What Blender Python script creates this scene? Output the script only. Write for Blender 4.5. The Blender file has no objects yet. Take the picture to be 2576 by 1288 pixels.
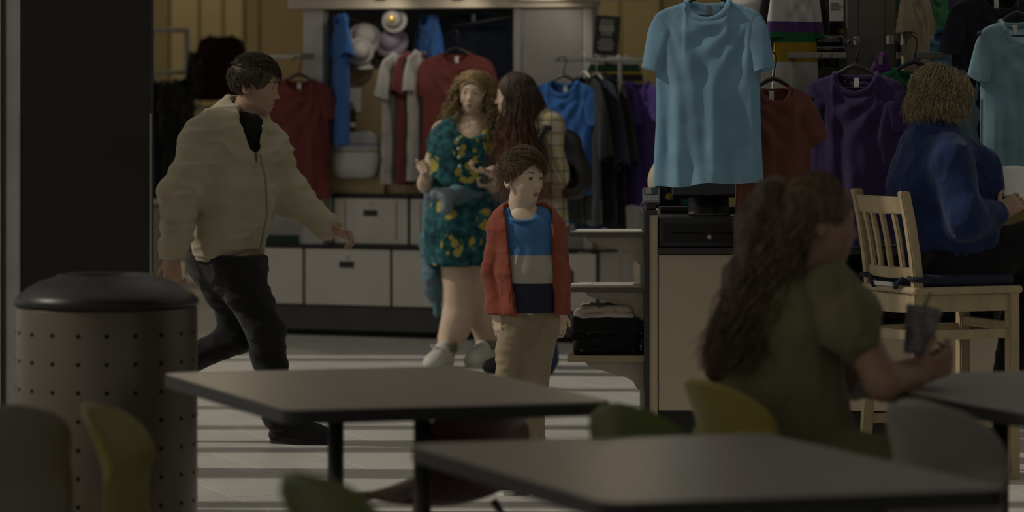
import bpy, bmesh, math, random
import numpy as np
from mathutils import Vector, Matrix, Euler

scene = bpy.context.scene
COL = scene.collection
random.seed(7)
RNG = np.random.default_rng(7)

# ---------------------------------------------------------------- camera
# level long lens at standing eye height; F is the focal length in pixels of the 2576 x 1288 frame
F, CX, HY, CH = 10000.0, 1288.0, 200.0, 1.55
cam_d = bpy.data.cameras.new('camera')
cam = bpy.data.objects.new('camera', cam_d)
COL.objects.link(cam)
cam.location = (0, 0, CH)
cam.rotation_euler = (math.pi / 2, 0, 0)
cam_d.sensor_width = 36.0
cam_d.lens = F * 36.0 / 2576.0
cam_d.shift_y = (HY - 644.0) / 2576.0
cam_d.clip_end = 200
cam_d.dof.use_dof = True
cam_d.dof.focus_distance = 15.5
cam_d.dof.aperture_fstop = 3.3
scene.camera = cam

# ---------------------------------------------------------------- world, sun, exposure
w = bpy.data.worlds.new('daylight')
scene.world = w
w.use_nodes = True
w.node_tree.nodes['Background'].inputs[0].default_value = (1.0, 0.955, 0.86, 1)
w.node_tree.nodes['Background'].inputs[1].default_value = 0.40
SUN_DIR = Vector((-0.90, 0.05, 0.78)).normalized()      # towards the sun: high, from the left and a little behind
sd = bpy.data.lights.new('sun', 'SUN')
sd.energy = 1.38
sd.angle = 0.012
sd.color = (1.0, 0.93, 0.80)
sun = bpy.data.objects.new('sun', sd)
COL.objects.link(sun)
sun.location = (-8, 18, 12)
sun.rotation_euler = SUN_DIR.to_track_quat('Z', 'Y').to_euler()
scene.view_settings.view_transform = 'Standard'
scene.view_settings.look = 'None'
scene.view_settings.exposure = 0.0
scene.view_settings.gamma = 1.0
scene.view_settings.use_curve_mapping = False


def P(x, y, d):
    """point at photo pixel (x, y) and distance d metres"""
    return Vector(((x - CX) * d / F, d, CH - (y - HY) * d / F))


# ---------------------------------------------------------------- materials
def lin(c):
    c = c / 255.0
    return c / 12.92 if c <= 0.04045 else ((c + 0.055) / 1.055) ** 2.4


def hexc(r, g, b):
    return (lin(r), lin(g), lin(b))


_M = {}


class NT:
    def __init__(s, name, rough=0.8, spec=0.3, metal=0.0):
        s.m = bpy.data.materials.new(name)
        s.m.use_nodes = True
        s.t = s.m.node_tree
        s.b = s.t.nodes['Principled BSDF']
        s.b.inputs['Roughness'].default_value = rough
        s.b.inputs['Specular IOR Level'].default_value = spec
        s.b.inputs['Metallic'].default_value = metal

    def n(s, kind, **kw):
        nd = s.t.nodes.new(kind)
        for k, v in kw.items():
            if k.startswith('_'):
                setattr(nd, k[1:], v)
            else:
                nd.inputs[k.replace('__', ' ')].default_value = v
        return nd

    def l(s, a, b):
        s.t.links.new(a, b)

    def coord(s, which='Object', scale=(1, 1, 1)):
        tc = s.n('ShaderNodeTexCoord')
        mp = s.n('ShaderNodeMapping')
        mp.inputs['Scale'].default_value = scale
        s.l(tc.outputs[which], mp.inputs[0])
        return mp.outputs[0]

    def ramp(s, fac, stops, interp='LINEAR'):
        r = s.n('ShaderNodeValToRGB')
        r.color_ramp.interpolation = interp
        e = r.color_ramp.elements
        while len(e) < len(stops):
            e.new(0.5)
        for el, (p, c) in zip(e, stops):
            el.position = p
            el.color = (*c, 1)
        s.l(fac, r.inputs[0])
        return r.outputs[0]

    def bump(s, h, strength=0.3, dist=0.01):
        b = s.n('ShaderNodeBump', Strength=strength, Distance=dist)
        s.l(h, b.inputs['Height'])
        s.l(b.outputs[0], s.b.inputs['Normal'])

    def base(s, out):
        s.l(out, s.b.inputs['Base Color'])


def shade(c, f):
    return tuple(min(1, x * f) for x in c)


def plain(name, c, rough=0.6, spec=0.3, metal=0.0, var=0.08, scale=6.0, bump=0.0, bscale=60.0, stretch=(1, 1, 1), coat=0.0):
    """solid colour with a faint mottling and optional fine relief"""
    if name in _M:
        return _M[name]
    m = NT(name, rough, spec, metal)
    v = m.coord('Object', stretch)
    nz = m.n('ShaderNodeTexNoise', Scale=scale, Detail=4.0)
    m.l(v, nz.inputs['Vector'])
    m.base(m.ramp(nz.outputs[0], [(0.3, shade(c, 1 - var)), (0.7, shade(c, 1 + var))]))
    if bump:
        n2 = m.n('ShaderNodeTexNoise', Scale=bscale, Detail=3.0)
        m.l(v, n2.inputs['Vector'])
        m.bump(n2.outputs[0], bump, 0.004)
    m.b.inputs['Coat Weight'].default_value = coat
    _M[name] = m.m
    return m.m


def cloth(name, c, trans=0.0, rough=0.95, var=0.12):
    """woven fabric: colour with soft mottling, fine weave relief, optional light passing through"""
    if name in _M:
        return _M[name]
    m = NT(name, rough, 0.15)
    v = m.coord('Object')
    nz = m.n('ShaderNodeTexNoise', Scale=9.0, Detail=5.0)
    m.l(v, nz.inputs['Vector'])
    col = m.ramp(nz.outputs[0], [(0.3, shade(c, 1 - var)), (0.7, shade(c, 1 + var))])
    m.base(col)
    n2 = m.n('ShaderNodeTexNoise', Scale=420.0, Detail=2.0)
    m.l(v, n2.inputs['Vector'])
    m.bump(n2.outputs[0], 0.25, 0.002)
    m.b.inputs['Sheen Weight'].default_value = 0.12
    if trans:
        tr = m.n('ShaderNodeBsdfTranslucent')
        m.l(col, tr.inputs[0])
        mx = m.n('ShaderNodeMixShader', Fac=trans)
        out = m.t.nodes['Material Output']
        m.l(m.b.outputs[0], mx.inputs[1])
        m.l(tr.outputs[0], mx.inputs[2])
        m.l(mx.outputs[0], out.inputs[0])
    _M[name] = m.m
    return m.m


def bands(name, stops, axis='Z', rough=0.92, coord='Object'):
    """colour bands across a garment; stops = [(coordinate in metres from, colour)] going up"""
    m = NT(name, rough, 0.15)
    tc = m.n('ShaderNodeTexCoord')
    sp = m.n('ShaderNodeSeparateXYZ')
    m.l(tc.outputs[coord], sp.inputs[0])
    lo, hi = stops[0][0], stops[-1][0] + 0.3
    mr = m.n('ShaderNodeMapRange')
    mr.inputs['From Min'].default_value = lo
    mr.inputs['From Max'].default_value = hi
    m.l(sp.outputs[axis], mr.inputs['Value'])
    m.base(m.ramp(mr.outputs[0], [(max(0, (p - lo) / (hi - lo)), c) for p, c in stops], 'CONSTANT'))
    v = m.coord('Object')
    n2 = m.n('ShaderNodeTexNoise', Scale=420.0, Detail=2.0)
    m.l(v, n2.inputs['Vector'])
    m.bump(n2.outputs[0], 0.25, 0.002)
    return m.m


def wood(name, c, axis_scale=(4, 4, 40), rough=0.5, var=0.16, spec=0.35):
    if name in _M:
        return _M[name]
    m = NT(name, rough, spec)
    v = m.coord('Object', axis_scale)
    nz = m.n('ShaderNodeTexNoise', Scale=3.0, Detail=6.0, Distortion=0.6)
    m.l(v, nz.inputs['Vector'])
    m.base(m.ramp(nz.outputs[0], [(0.25, shade(c, 1 - var)), (0.5, c), (0.75, shade(c, 1 + var))]))
    m.bump(nz.outputs[0], 0.06, 0.002)
    _M[name] = m.m
    return m.m


def skin(name, c):
    if name in _M:
        return _M[name]
    m = NT(name, 0.5, 0.35)
    v = m.coord('Object')
    nz = m.n('ShaderNodeTexNoise', Scale=14.0, Detail=4.0)
    m.l(v, nz.inputs['Vector'])
    m.base(m.ramp(nz.outputs[0], [(0.3, (c[0] * 0.92, c[1] * 0.88, c[2] * 0.86)), (0.7, shade(c, 1.06))]))
    m.b.inputs['Subsurface Weight'].default_value = 0.12
    m.b.inputs['Subsurface Radius'].default_value = (0.012, 0.005, 0.003)
    n2 = m.n('ShaderNodeTexNoise', Scale=260.0, Detail=2.0)
    m.l(v, n2.inputs['Vector'])
    m.bump(n2.outputs[0], 0.08, 0.001)
    _M[name] = m.m
    return m.m


def hairmat(name, c, tip=None):
    if name in _M:
        return _M[name]
    m = NT(name, 0.62, 0.3)
    v = m.coord('Object', (60, 60, 6))
    nz = m.n('ShaderNodeTexNoise', Scale=2.0, Detail=5.0)
    m.l(v, nz.inputs['Vector'])
    a = m.ramp(nz.outputs[0], [(0.28, shade(c, 0.38)), (0.52, c), (0.74, shade(c, 1.75))])
    if tip:
        b = m.ramp(nz.outputs[0], [(0.25, shade(tip[0], 0.55)), (0.55, tip[0]), (0.8, shade(tip[0], 1.4))])
        tc = m.n('ShaderNodeTexCoord')
        sp = m.n('ShaderNodeSeparateXYZ')
        m.l(tc.outputs['Object'], sp.inputs[0])
        mr = m.n('ShaderNodeMapRange')
        mr.inputs['From Min'].default_value = tip[1]
        mr.inputs['From Max'].default_value = tip[2]
        m.l(sp.outputs['Z'], mr.inputs['Value'])
        mx = m.n('ShaderNodeMix', _data_type='RGBA')
        m.l(mr.outputs[0], mx.inputs[0])
        m.l(b, mx.inputs[6])
        m.l(a, mx.inputs[7])
        m.base(mx.outputs[2])
    else:
        m.base(a)
    _M[name] = m.m
    return m.m


# ---------------------------------------------------------------- object helpers
def label(o, text, cat, group=None):
    o['label'] = text
    o['category'] = cat
    if group:
        o['group'] = group
    return o


def thing(name, text, cat, loc, rotz=0.0, group=None):
    o = bpy.data.objects.new(name, None)
    o.empty_display_size = 0.05
    COL.objects.link(o)
    o.location = loc
    o.rotation_euler = (0, 0, rotz)
    return label(o, text, cat, group)


def attach(o, parent, local=False):
    """local: geometry is in the parent's own frame; otherwise it is in world coordinates"""
    if parent is not None:
        o.parent = parent
        if not local:
            m = Matrix.Translation(parent.location) @ parent.rotation_euler.to_matrix().to_4x4()
            pp = parent.parent
            if pp is not None:
                m = Matrix.Identity(4)
                q = parent
                mats = []
                while q is not None:
                    mats.append(q.matrix_parent_inverse @ Matrix.Translation(q.location) @ q.rotation_euler.to_matrix().to_4x4())
                    q = q.parent
                for k in reversed(mats):
                    m = m @ k
            o.matrix_parent_inverse = m.inverted()
    return o


def obj(name, mesh, parent=None, local=False):
    o = bpy.data.objects.new(name, mesh)
    COL.objects.link(o)
    return attach(o, parent, local)


def struct(o):
    o['kind'] = 'structure'
    return o


def bm_mesh(bm, mat, smooth=False):
    me = bpy.data.meshes.new('m')
    bm.normal_update()
    bm.to_mesh(me)
    bm.free()
    for m in (mat if isinstance(mat, (list, tuple)) else [mat]):
        me.materials.append(m)
    if smooth:
        me.polygons.foreach_set('use_smooth', [True] * len(me.polygons))
    return me


def np_mesh(v, f, mat, smooth=True, mi=None):
    """mesh from arrays; f is (n,4) or (n,3)"""
    v = np.asarray(v, np.float32)
    f = np.asarray(f, np.int32)
    me = bpy.data.meshes.new('m')
    me.vertices.add(len(v))
    me.vertices.foreach_set('co', v.ravel())
    k = f.shape[1]
    me.loops.add(f.size)
    me.loops.foreach_set('vertex_index', f.ravel())
    me.polygons.add(len(f))
    me.polygons.foreach_set('loop_start', np.arange(0, f.size, k, dtype=np.int32))
    if mi is not None:
        me.polygons.foreach_set('material_index', np.asarray(mi, np.int32))
    me.polygons.foreach_set('use_smooth', np.full(len(f), smooth))
    for m in (mat if isinstance(mat, (list, tuple)) else [mat]):
        me.materials.append(m)
    me.update(calc_edges=True)
    me.validate()
    return me


def add_box(bm, x0, x1, y0, y1, z0, z1, bevel=0.0, M=None, seg=2):
    r = bmesh.ops.create_cube(bm, size=1.0)
    vs = r['verts']
    T = Matrix.Translation(((x0 + x1) / 2, (y0 + y1) / 2, (z0 + z1) / 2)) @ Matrix.Diagonal((abs(x1 - x0), abs(y1 - y0), abs(z1 - z0), 1))
    bmesh.ops.transform(bm, matrix=T, verts=vs)
    if bevel:
        es = list({e for v in vs for e in v.link_edges})
        b = bmesh.ops.bevel(bm, geom=es, offset=bevel, segments=seg, affect='EDGES', profile=0.5)
        vs = list({v for f in b['faces'] for v in f.verts} | {v for v in vs if v.is_valid})
    if M is not None:
        bmesh.ops.transform(bm, matrix=M, verts=vs)
    return vs


def box(name, x0, x1, y0, y1, z0, z1, mat, parent=None, bevel=0.004, M=None, local=False):
    bm = bmesh.new()
    add_box(bm, x0, x1, y0, y1, z0, z1, bevel, M)
    return obj(name, bm_mesh(bm, mat), parent, local)


def tube_arrays(pts, r, n=8, closed=False, flat=None):
    """swept tube along a polyline; r scalar or list"""
    pts = [Vector(p) for p in pts]
    m = len(pts)
    rr = r if isinstance(r, (list, tuple)) else [r] * m
    V, Fc = [], []
    up = Vector((0.13, 0.27, 1)).normalized()
    prev = None
    for i, p in enumerate(pts):
        if closed:
            t = pts[(i + 1) % m] - pts[i - 1]
        else:
            t = pts[min(i + 1, m - 1)] - pts[max(i - 1, 0)]
        t.normalize()
        if prev is None:
            a = t.cross(up)
            if a.length < 1e-3:
                a = t.cross(Vector((1, 0, 0)))
        else:
            a = prev - t * prev.dot(t)
        a.normalize()
        prev = a
        b = t.cross(a)
        for k in range(n):
            an = 2 * math.pi * k / n
            q = a * math.cos(an) + b * math.sin(an)
            if flat:
                q = q + flat[0] * (q.dot(flat[0]) * (flat[1] - 1))
            V.append(p + q * rr[i])
    rows = m if closed else m - 1
    for i in range(rows):
        for k in range(n):
            a0 = i * n + k
            a1 = i * n + (k + 1) % n
            b0 = ((i + 1) % m) * n + k
            b1 = ((i + 1) % m) * n + (k + 1) % n
            Fc.append((a0, a1, b1, b0))
    return V, Fc


def tube(name, pts, r, mat, parent=None, n=8, closed=False, local=False, caps=True, flat=None):
    V, Fc = tube_arrays(pts, r, n, closed, flat)
    if caps and not closed:
        Fc = Fc + [tuple(reversed(range(n))), tuple(range(len(V) - n, len(V)))]
    me = bpy.data.meshes.new('m')
    me.from_pydata([tuple(v) for v in V], [], Fc)
    me.polygons.foreach_set('use_smooth', [True] * len(me.polygons))
    me.materials.append(mat)
    return obj(name, me, parent, local)


def tubes(name, lists, r, mat, parent=None, n=8, local=False):
    """several tubes as one part"""
    V, Fc = [], []
    for pts in lists:
        v, f = tube_arrays(pts, r, n)
        o = len(V)
        V += v
        Fc += [tuple(i + o for i in q) for q in f]
    me = bpy.data.meshes.new('m')
    me.from_pydata([tuple(v) for v in V], [], Fc)
    me.polygons.foreach_set('use_smooth', [True] * len(me.polygons))
    me.materials.append(mat)
    return obj(name, me, parent, local)


def lathe(name, prof, mat, parent=None, n=48, loc=(0, 0, 0), M=None, local=False):
    V, Fc = [], []
    for r, z in prof:
        for k in range(n):
            a = 2 * math.pi * k / n
            V.append(Vector((r * math.cos(a), r * math.sin(a), z)))
    for i in range(len(prof) - 1):
        for k in range(n):
            Fc.append((i * n + k, i * n + (k + 1) % n, (i + 1) * n + (k + 1) % n, (i + 1) * n + k))
    if M is not None:
        V = [M @ v for v in V]
    V = [v + Vector(loc) for v in V]
    me = bpy.data.meshes.new('m')
    me.from_pydata([tuple(v) for v in V], [], Fc)
    me.polygons.foreach_set('use_smooth', [True] * len(me.polygons))
    me.materials.append(mat)
    return obj(name, me, parent, local)


def copy_tree(o, parent=None):
    c = o.copy()
    COL.objects.link(c)
    if parent is not None:
        c.parent = parent
    for ch in list(o.children):
        copy_tree(ch, c)
    return c


# ---------------------------------------------------------------- soft shapes: smooth-blended volumes turned into a surface
def vnoise(p, seed=0):
    """smooth value noise in -1..1 for an (n,3) array"""
    p = np.asarray(p, np.float64)
    i = np.floor(p).astype(np.int64)
    f = p - i
    f = f * f * (3 - 2 * f)
    out = np.zeros(len(p))
    for dx in (0, 1):
        for dy in (0, 1):
            for dz in (0, 1):
                h = ((i[:, 0] + dx) * 374761393 + (i[:, 1] + dy) * 668265263 + (i[:, 2] + dz) * 2147483647 + seed * 974634777) & 0xFFFFFFFF
                h = ((h ^ (h >> 13)) * 1274126177) & 0xFFFFFFFF
                h = (h ^ (h >> 16)) & 0xFFFF
                wgt = (f[:, 0] if dx else 1 - f[:, 0]) * (f[:, 1] if dy else 1 - f[:, 1]) * (f[:, 2] if dz else 1 - f[:, 2])
                out += wgt * (h / 32767.5 - 1)
    return out


def A3(v):
    return np.array(v, np.float32)


def rc(a, b, r1, r2, k=0.03, flat=None, op='add'):
    return dict(t='rc', a=A3(a), b=A3(b), r1=r1, r2=r2, k=k, flat=flat, op=op)


def el(c, r, R=None, k=0.03, op='add'):
    r = (r, r, r) if not isinstance(r, (tuple, list)) else r
    return dict(t='el', c=A3(c), r=A3(r), R=None if R is None else np.array(R, np.float32), k=k, op=op)


def fn(f, k=0.0, op='sub'):
    return dict(t='fn', f=f, k=k, op=op)


def eval_prim(q, X, Y, Z):
    if q['t'] == 'rc':
        a, b = q['a'], q['b']
        ba = b - a
        L2 = float((ba * ba).sum()) + 1e-9
        dx, dy, dz = X - a[0], Y - a[1], Z - a[2]
        h = np.clip((dx * ba[0] + dy * ba[1] + dz * ba[2]) / L2, 0, 1)
        dx = dx - h * ba[0]
        dy = dy - h * ba[1]
        dz = dz - h * ba[2]
        if q['flat'] is not None:
            n, f = q['flat']
            n = A3(n)
            n = n / np.linalg.norm(n)
            s = (dx * n[0] + dy * n[1] + dz * n[2]) * (1 / f - 1)
            dx, dy, dz = dx + n[0] * s, dy + n[1] * s, dz + n[2] * s
        return np.sqrt(dx * dx + dy * dy + dz * dz) - (q['r1'] + (q['r2'] - q['r1']) * h)
    if q['t'] == 'el':
        c, r = q['c'], q['r']
        dx, dy, dz = X - c[0], Y - c[1], Z - c[2]
        if q['R'] is not None:
            R = q['R']
            dx, dy, dz = (R[0, 0] * dx + R[1, 0] * dy + R[2, 0] * dz, R[0, 1] * dx + R[1, 1] * dy + R[2, 1] * dz, R[0, 2] * dx + R[1, 2] * dy + R[2, 2] * dz)
        k0 = np.sqrt((dx / r[0]) ** 2 + (dy / r[1]) ** 2 + (dz / r[2]) ** 2)
        k1 = np.sqrt((dx / r[0] ** 2) ** 2 + (dy / r[1] ** 2) ** 2 + (dz / r[2] ** 2) ** 2) + 1e-9
        return k0 * (k0 - 1) / k1
    return q['f'](X, Y, Z)


def bbox_prim(q):
    if q['t'] == 'rc':
        r = max(q['r1'], q['r2'])
        return np.minimum(q['a'], q['b']) - r, np.maximum(q['a'], q['b']) + r
    r = q['r'].max() if q['R'] is not None else q['r']
    return q['c'] - r, q['c'] + r


def soft(prims, res, fold=0.0, fscale=(9, 9, 4), seed=1, smooth=0):
    """surface-net mesh of the blended prims, returns verts, quads"""
    adds = [q for q in prims if q['op'] == 'add']
    lo = np.min([bbox_prim(q)[0] for q in adds], axis=0) - 3 * res
    hi = np.max([bbox_prim(q)[1] for q in adds], axis=0) + 3 * res
    n = np.ceil((hi - lo) / res).astype(int) + 1
    ax = [(lo[i] + res * np.arange(n[i])).astype(np.float32) for i in range(3)]
    D = np.full(tuple(n), 0.5, np.float32)
    for q in prims:
        if q['t'] == 'fn':
            sl = [slice(0, n[i]) for i in range(3)]
        else:
            bl, bh = bbox_prim(q)
            mg = q['k'] + 2 * res
            i0 = np.clip(np.floor((bl - mg - lo) / res).astype(int), 0, n)
            i1 = np.clip(np.ceil((bh + mg - lo) / res).astype(int) + 1, 0, n)
            sl = [slice(i0[i], i1[i]) for i in range(3)]
            if any(s.start >= s.stop for s in sl):
                continue
        X = ax[0][sl[0]][:, None, None]
        Y = ax[1][sl[1]][None, :, None]
        Z = ax[2][sl[2]][None, None, :]
        d = eval_prim(q, X, Y, Z)
        s = tuple(sl)
        k = q['k']
        cur = D[s]
        if q['op'] == 'add':
            if k > 0:
                h = np.maximum(k - np.abs(cur - d), 0) / k
                D[s] = np.minimum(cur, d) - h * h * k * 0.25
            else:
                D[s] = np.minimum(cur, d)
        else:
            if k > 0:
                h = np.maximum(k - np.abs(cur + d), 0) / k
                D[s] = np.maximum(cur, -d) + h * h * k * 0.25
            else:
                D[s] = np.maximum(cur, -d)
    ins = D < 0
    c = ins[:-1, :-1, :-1].astype(np.int8)
    tot = np.zeros_like(c)
    for dx in (0, 1):
        for dy in (0, 1):
            for dz in (0, 1):
                tot += ins[dx:n[0] - 1 + dx, dy:n[1] - 1 + dy, dz:n[2] - 1 + dz]
    mixed = (tot > 0) & (tot < 8)
    idx = np.argwhere(mixed)
    vid = np.full(mixed.shape, -1, np.int32)
    vid[mixed] = np.arange(len(idx))
    acc = np.zeros((len(idx), 3), np.float64)
    cnt = np.zeros(len(idx))
    corners = [(0, 0, 0), (1, 0, 0), (0, 1, 0), (1, 1, 0), (0, 0, 1), (1, 0, 1), (0, 1, 1), (1, 1, 1)]
    vals = [D[idx[:, 0] + a, idx[:, 1] + b, idx[:, 2] + e] for a, b, e in corners]
    for i, ci in enumerate(corners):
        for j, cj in enumerate(corners):
            if j > i and sum(abs(ci[t] - cj[t]) for t in range(3)) == 1:
                va, vb = vals[i], vals[j]
                x = (va < 0) != (vb < 0)
                t = np.where(x, va / np.where(x, va - vb, 1), 0)
                for t3 in range(3):
                    acc[:, t3] += np.where(x, ci[t3] + t * (cj[t3] - ci[t3]), 0)
                cnt += x
    V = lo + (idx + acc / cnt[:, None]) * res
    Q = []
    for axis in range(3):
        s0 = [slice(None)] * 3
        s1 = [slice(None)] * 3
        s0[axis] = slice(0, -1)
        s1[axis] = slice(1, None)
        a, b = ins[tuple(s0)], ins[tuple(s1)]
        e = np.argwhere(a != b)
        o1, o2 = [(1, 2), (2, 0), (0, 1)][axis]
        ok = (e[:, o1] > 0) & (e[:, o2] > 0) & (e[:, o1] < n[o1] - 1) & (e[:, o2] < n[o2] - 1)
        e = e[ok]
        flip = a[tuple(e.T)]
        q = []
        for u, v2 in ((0, 0), (1, 0), (1, 1), (0, 1)):
            m = e.copy()
            m[:, o1] -= 1 - u
            m[:, o2] -= 1 - v2
            q.append(vid[tuple(m.T)])
        q = np.stack(q, 1)
        q[~flip] = q[~flip][:, ::-1]
        Q.append(q)
    Q = np.concatenate(Q)
    for _ in range(smooth):
        V = lap(V, Q)
    if fold:
        nr = vnormals(V, Q)
        s = A3(fscale)
        nz = vnoise(V * s, seed) + 0.5 * vnoise(V * s * 2.1 + 5, seed + 1)
        rg_ = 1 - np.abs(vnoise(V * s * 1.3 + 11, seed + 2))
        nz = 0.75 * nz + 0.6 * (rg_ ** 3 - 0.3)
        V = V + nr * (fold * nz)[:, None]
    return V, Q


def lap(V, Q, f=0.5):
    acc = np.zeros_like(V)
    cnt = np.zeros(len(V))
    for a, b in ((0, 1), (1, 2), (2, 3), (3, 0)):
        for t in range(3):
            acc[:, t] += np.bincount(Q[:, a], V[Q[:, b], t], len(V)) + np.bincount(Q[:, b], V[Q[:, a], t], len(V))
        cnt += np.bincount(Q[:, a], minlength=len(V)) + np.bincount(Q[:, b], minlength=len(V))
    return V * (1 - f) + f * acc / np.maximum(cnt, 1)[:, None]


def vnormals(V, Q):
    a = V[Q[:, 2]] - V[Q[:, 0]]
    b = V[Q[:, 3]] - V[Q[:, 1]]
    nf = np.cross(a, b)
    nr = np.zeros_like(V)
    for t in range(3):
        for k in range(4):
            nr[:, t] += np.bincount(Q[:, k], nf[:, t], len(V))
    return nr / (np.linalg.norm(nr, axis=1)[:, None] + 1e-12)


def join_arrays(parts):
    V, Q, o = [], [], 0
    for v, q in parts:
        V.append(v)
        Q.append(q + o)
        o += len(v)
    return np.concatenate(V), np.concatenate(Q)


def soft_obj(name, prims, res, mat, parent=None, fold=0.0, fscale=(9, 9, 4), seed=1, smooth=1, mi=None, local=False):
    V, Q = soft(prims, res, fold, fscale, seed, smooth)
    m = None
    if mi is not None:
        m = mi(V[Q].mean(axis=1))
    return obj(name, np_mesh(V, Q, mat, True, m), parent, local)

# ================================================================ the setting
M_tile = None


def tile_material():
    m = NT('floor_tile', 0.32, 0.45)
    v = m.coord('Object')
    oi = m.n('ShaderNodeObjectInfo')
    nz = m.n('ShaderNodeTexNoise', Scale=1.6, Detail=5.0)
    m.l(v, nz.inputs['Vector'])
    ad = m.n('ShaderNodeMath', _operation='MULTIPLY_ADD')
    m.l(oi.outputs['Random'], ad.inputs[0])
    ad.inputs[1].default_value = 0.22
    m.l(nz.outputs[0], ad.inputs[2])
    m.base(m.ramp(ad.outputs[0], [(0.35, (0.40, 0.385, 0.355)), (0.85, (0.48, 0.465, 0.43))]))
    n2 = m.n('ShaderNodeTexNoise', Scale=9.0, Detail=3.0)
    m.l(v, n2.inputs['Vector'])
    mr = m.n('ShaderNodeMapRange')
    mr.inputs['To Min'].default_value = 0.42
    mr.inputs['To Max'].default_value = 0.62
    m.l(n2.outputs[0], mr.inputs['Value'])
    m.l(mr.outputs[0], m.b.inputs['Roughness'])
    return m.m


M_tile = tile_material()
M_grout = plain('grout', (0.16, 0.15, 0.135), 0.9)
floor = struct(box('floor', -14, 14, -3, 42, -0.3, -0.012, M_grout, bevel=0))

# square-cut floor tiles laid askew to the view, as far as they can be told apart
TA = math.radians(-70.0)        # long direction of the tiles
ta = Vector((math.cos(TA), math.sin(TA), 0))
tb = Vector((-ta.y, ta.x, 0))
bm = bmesh.new()
add_box(bm, -0.3985, 0.3985, -0.1985, 0.1985, -0.012, 0.0, 0.0015, seg=1)
tile_me = bm_mesh(bm, M_tile)
bm = bmesh.new()
far_tiles = []
cand = []
for i in range(-60, 61):
    for j in range(-90, 91):
        c = Vector((0, 16, 0)) + ta * ((i + 0.5 * (j % 2)) * 0.80) + tb * (j * 0.40)
        if c.y < 9 or c.y > 34 or abs(c.x) > 5.5:
            continue
        inside = abs(c.x) < 0.1288 * c.y + 0.45 and 13.6 < c.y < 24.3
        (cand if inside else far_tiles).append(c)
cand.sort(key=lambda c: c.y)
far_tiles += cand[290:]
for c in cand[:290]:
    o = obj('tile', tile_me, floor)
    o.location = c
    o.rotation_euler = (0, 0, TA)
for c in far_tiles:
    add_box(bm, -0.3985, 0.3985, -0.1985, 0.1985, -0.012, 0.0, 0, Matrix.Translation(c) @ Matrix.Rotation(TA, 4, 'Z'))
o = obj('tile_field', bm_mesh(bm, M_tile), floor)
o['kind'] = 'stuff'

# roof: solid over the seating and over the shops, a barred skylight over the concourse between them
M_ceil = plain('ceiling_paint', (0.42, 0.40, 0.36), 0.9)
M_beam = plain('skylight_steel', (0.35, 0.34, 0.32), 0.6)
RH = 5.2
ceiling = struct(box('ceiling', -7, 14, -6.0, 11.7, RH, RH + 0.3, M_ceil, bevel=0))
c2 = struct(box('ceiling', -14, 14, 22.7, 42, RH, RH + 0.3, M_ceil, bevel=0))
sky = struct(thing('trim_1', 'white steel bars of the skylight above the concourse', 'skylight', (0, 20, RH)))
del sky['category']
for i in range(10):
    yb = 12.58 + i * 1.07
    box('skylight_bar', -14, 14, yb, yb + 0.22, RH + 0.02, RH + 0.14, M_beam, sky, bevel=0.01)
for i, xb in enumerate((-10.2, -9.2, -2.9, -1.0, 1.0, 3.0, 5.0, 7.0)):
    ang = math.radians((14, -9, 20, -16, 11, -12, 15, 8)[i])
    box('skylight_rafter', -0.16, 0.16, -7.2, 3.0, RH + 0.16, RH + 0.34, M_beam, sky, 0.01,
        Matrix.Translation((xb, 19.6, 0)) @ Matrix.Rotation(ang, 4, 'Z'))

# walls far behind, behind the camera and to the sides
M_tan = plain('shop_wall_tan', (0.32, 0.26, 0.135), 0.85, var=0.1, scale=1.2)
M_tan2 = plain('shop_wall_dark_tan', (0.20, 0.155, 0.08), 0.85, var=0.12, scale=1.2)
M_lilac = plain('grey_lilac_paint', (0.42, 0.39, 0.38), 0.75)
M_darkmetal = plain('dark_bronze_metal', (0.035, 0.032, 0.026), 0.55, var=0.15)
M_black = plain('black_plastic', (0.012, 0.012, 0.012), 0.42, 0.5)
wall_back = struct(box('wall_back', -14, 14, 36, 36.3, 0, RH, M_tan, bevel=0))
struct(box('wall_right', 14, 14.3, -3, 42, 0, RH, M_ceil, bevel=0))
# the pale panelling of the shop front far left: broad boards between darker reveals
for i, (xa, xb, mt) in enumerate(((360, 425, M_tan2), (430, 500, M_tan), (505, 560, M_tan), (565, 612, M_tan), (620, 652, M_tan2), (656, 770, M_tan2), (1480, 1560, M_tan), (1564, 1660, M_tan))):
    a, b = P(xa, 0, 35.9), P(xb, 0, 35.9)
    box('wall_panel', a.x, b.x, 35.86, 36.0, 0.02, RH - 0.02, mt, wall_back, 0.01)

# dark square column behind the litter bin, with slim metal corner guards on its lower half
D_COL = 14.2
a, b = P(50, 0, D_COL), P(378, 0, D_COL)
column = struct(box('wall_column', a.x, b.x, D_COL, D_COL + 0.14, 0, RH, plain('column_brown_black', (0.030, 0.0275, 0.0225), 0.8, 0.2), bevel=0.004))
M_guard = plain('brushed_steel_guard', (0.22, 0.21, 0.18), 0.4, 0.5, 0.6)
zt = CH - (285 - HY) * D_COL / F
for xg in (a.x - 0.004, b.x - 0.003):
    box('corner_guard', xg, xg + 0.007, D_COL - 0.004, D_COL + 0.03, 0.01, zt, M_guard, column, 0.001)
# pale wall beside it with a dark bronze joint
wl = struct(box('wall_side', -3.4, P(52, 0, 15.6).x, 15.6, 15.9, 0, RH, M_lilac, bevel=0.003))
x0 = P(8, 0, 15.6).x
box('wall_joint', x0 - 0.009, x0 + 0.009, 15.592, 15.605, 0, RH, M_darkmetal, wl, 0.001)

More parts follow.
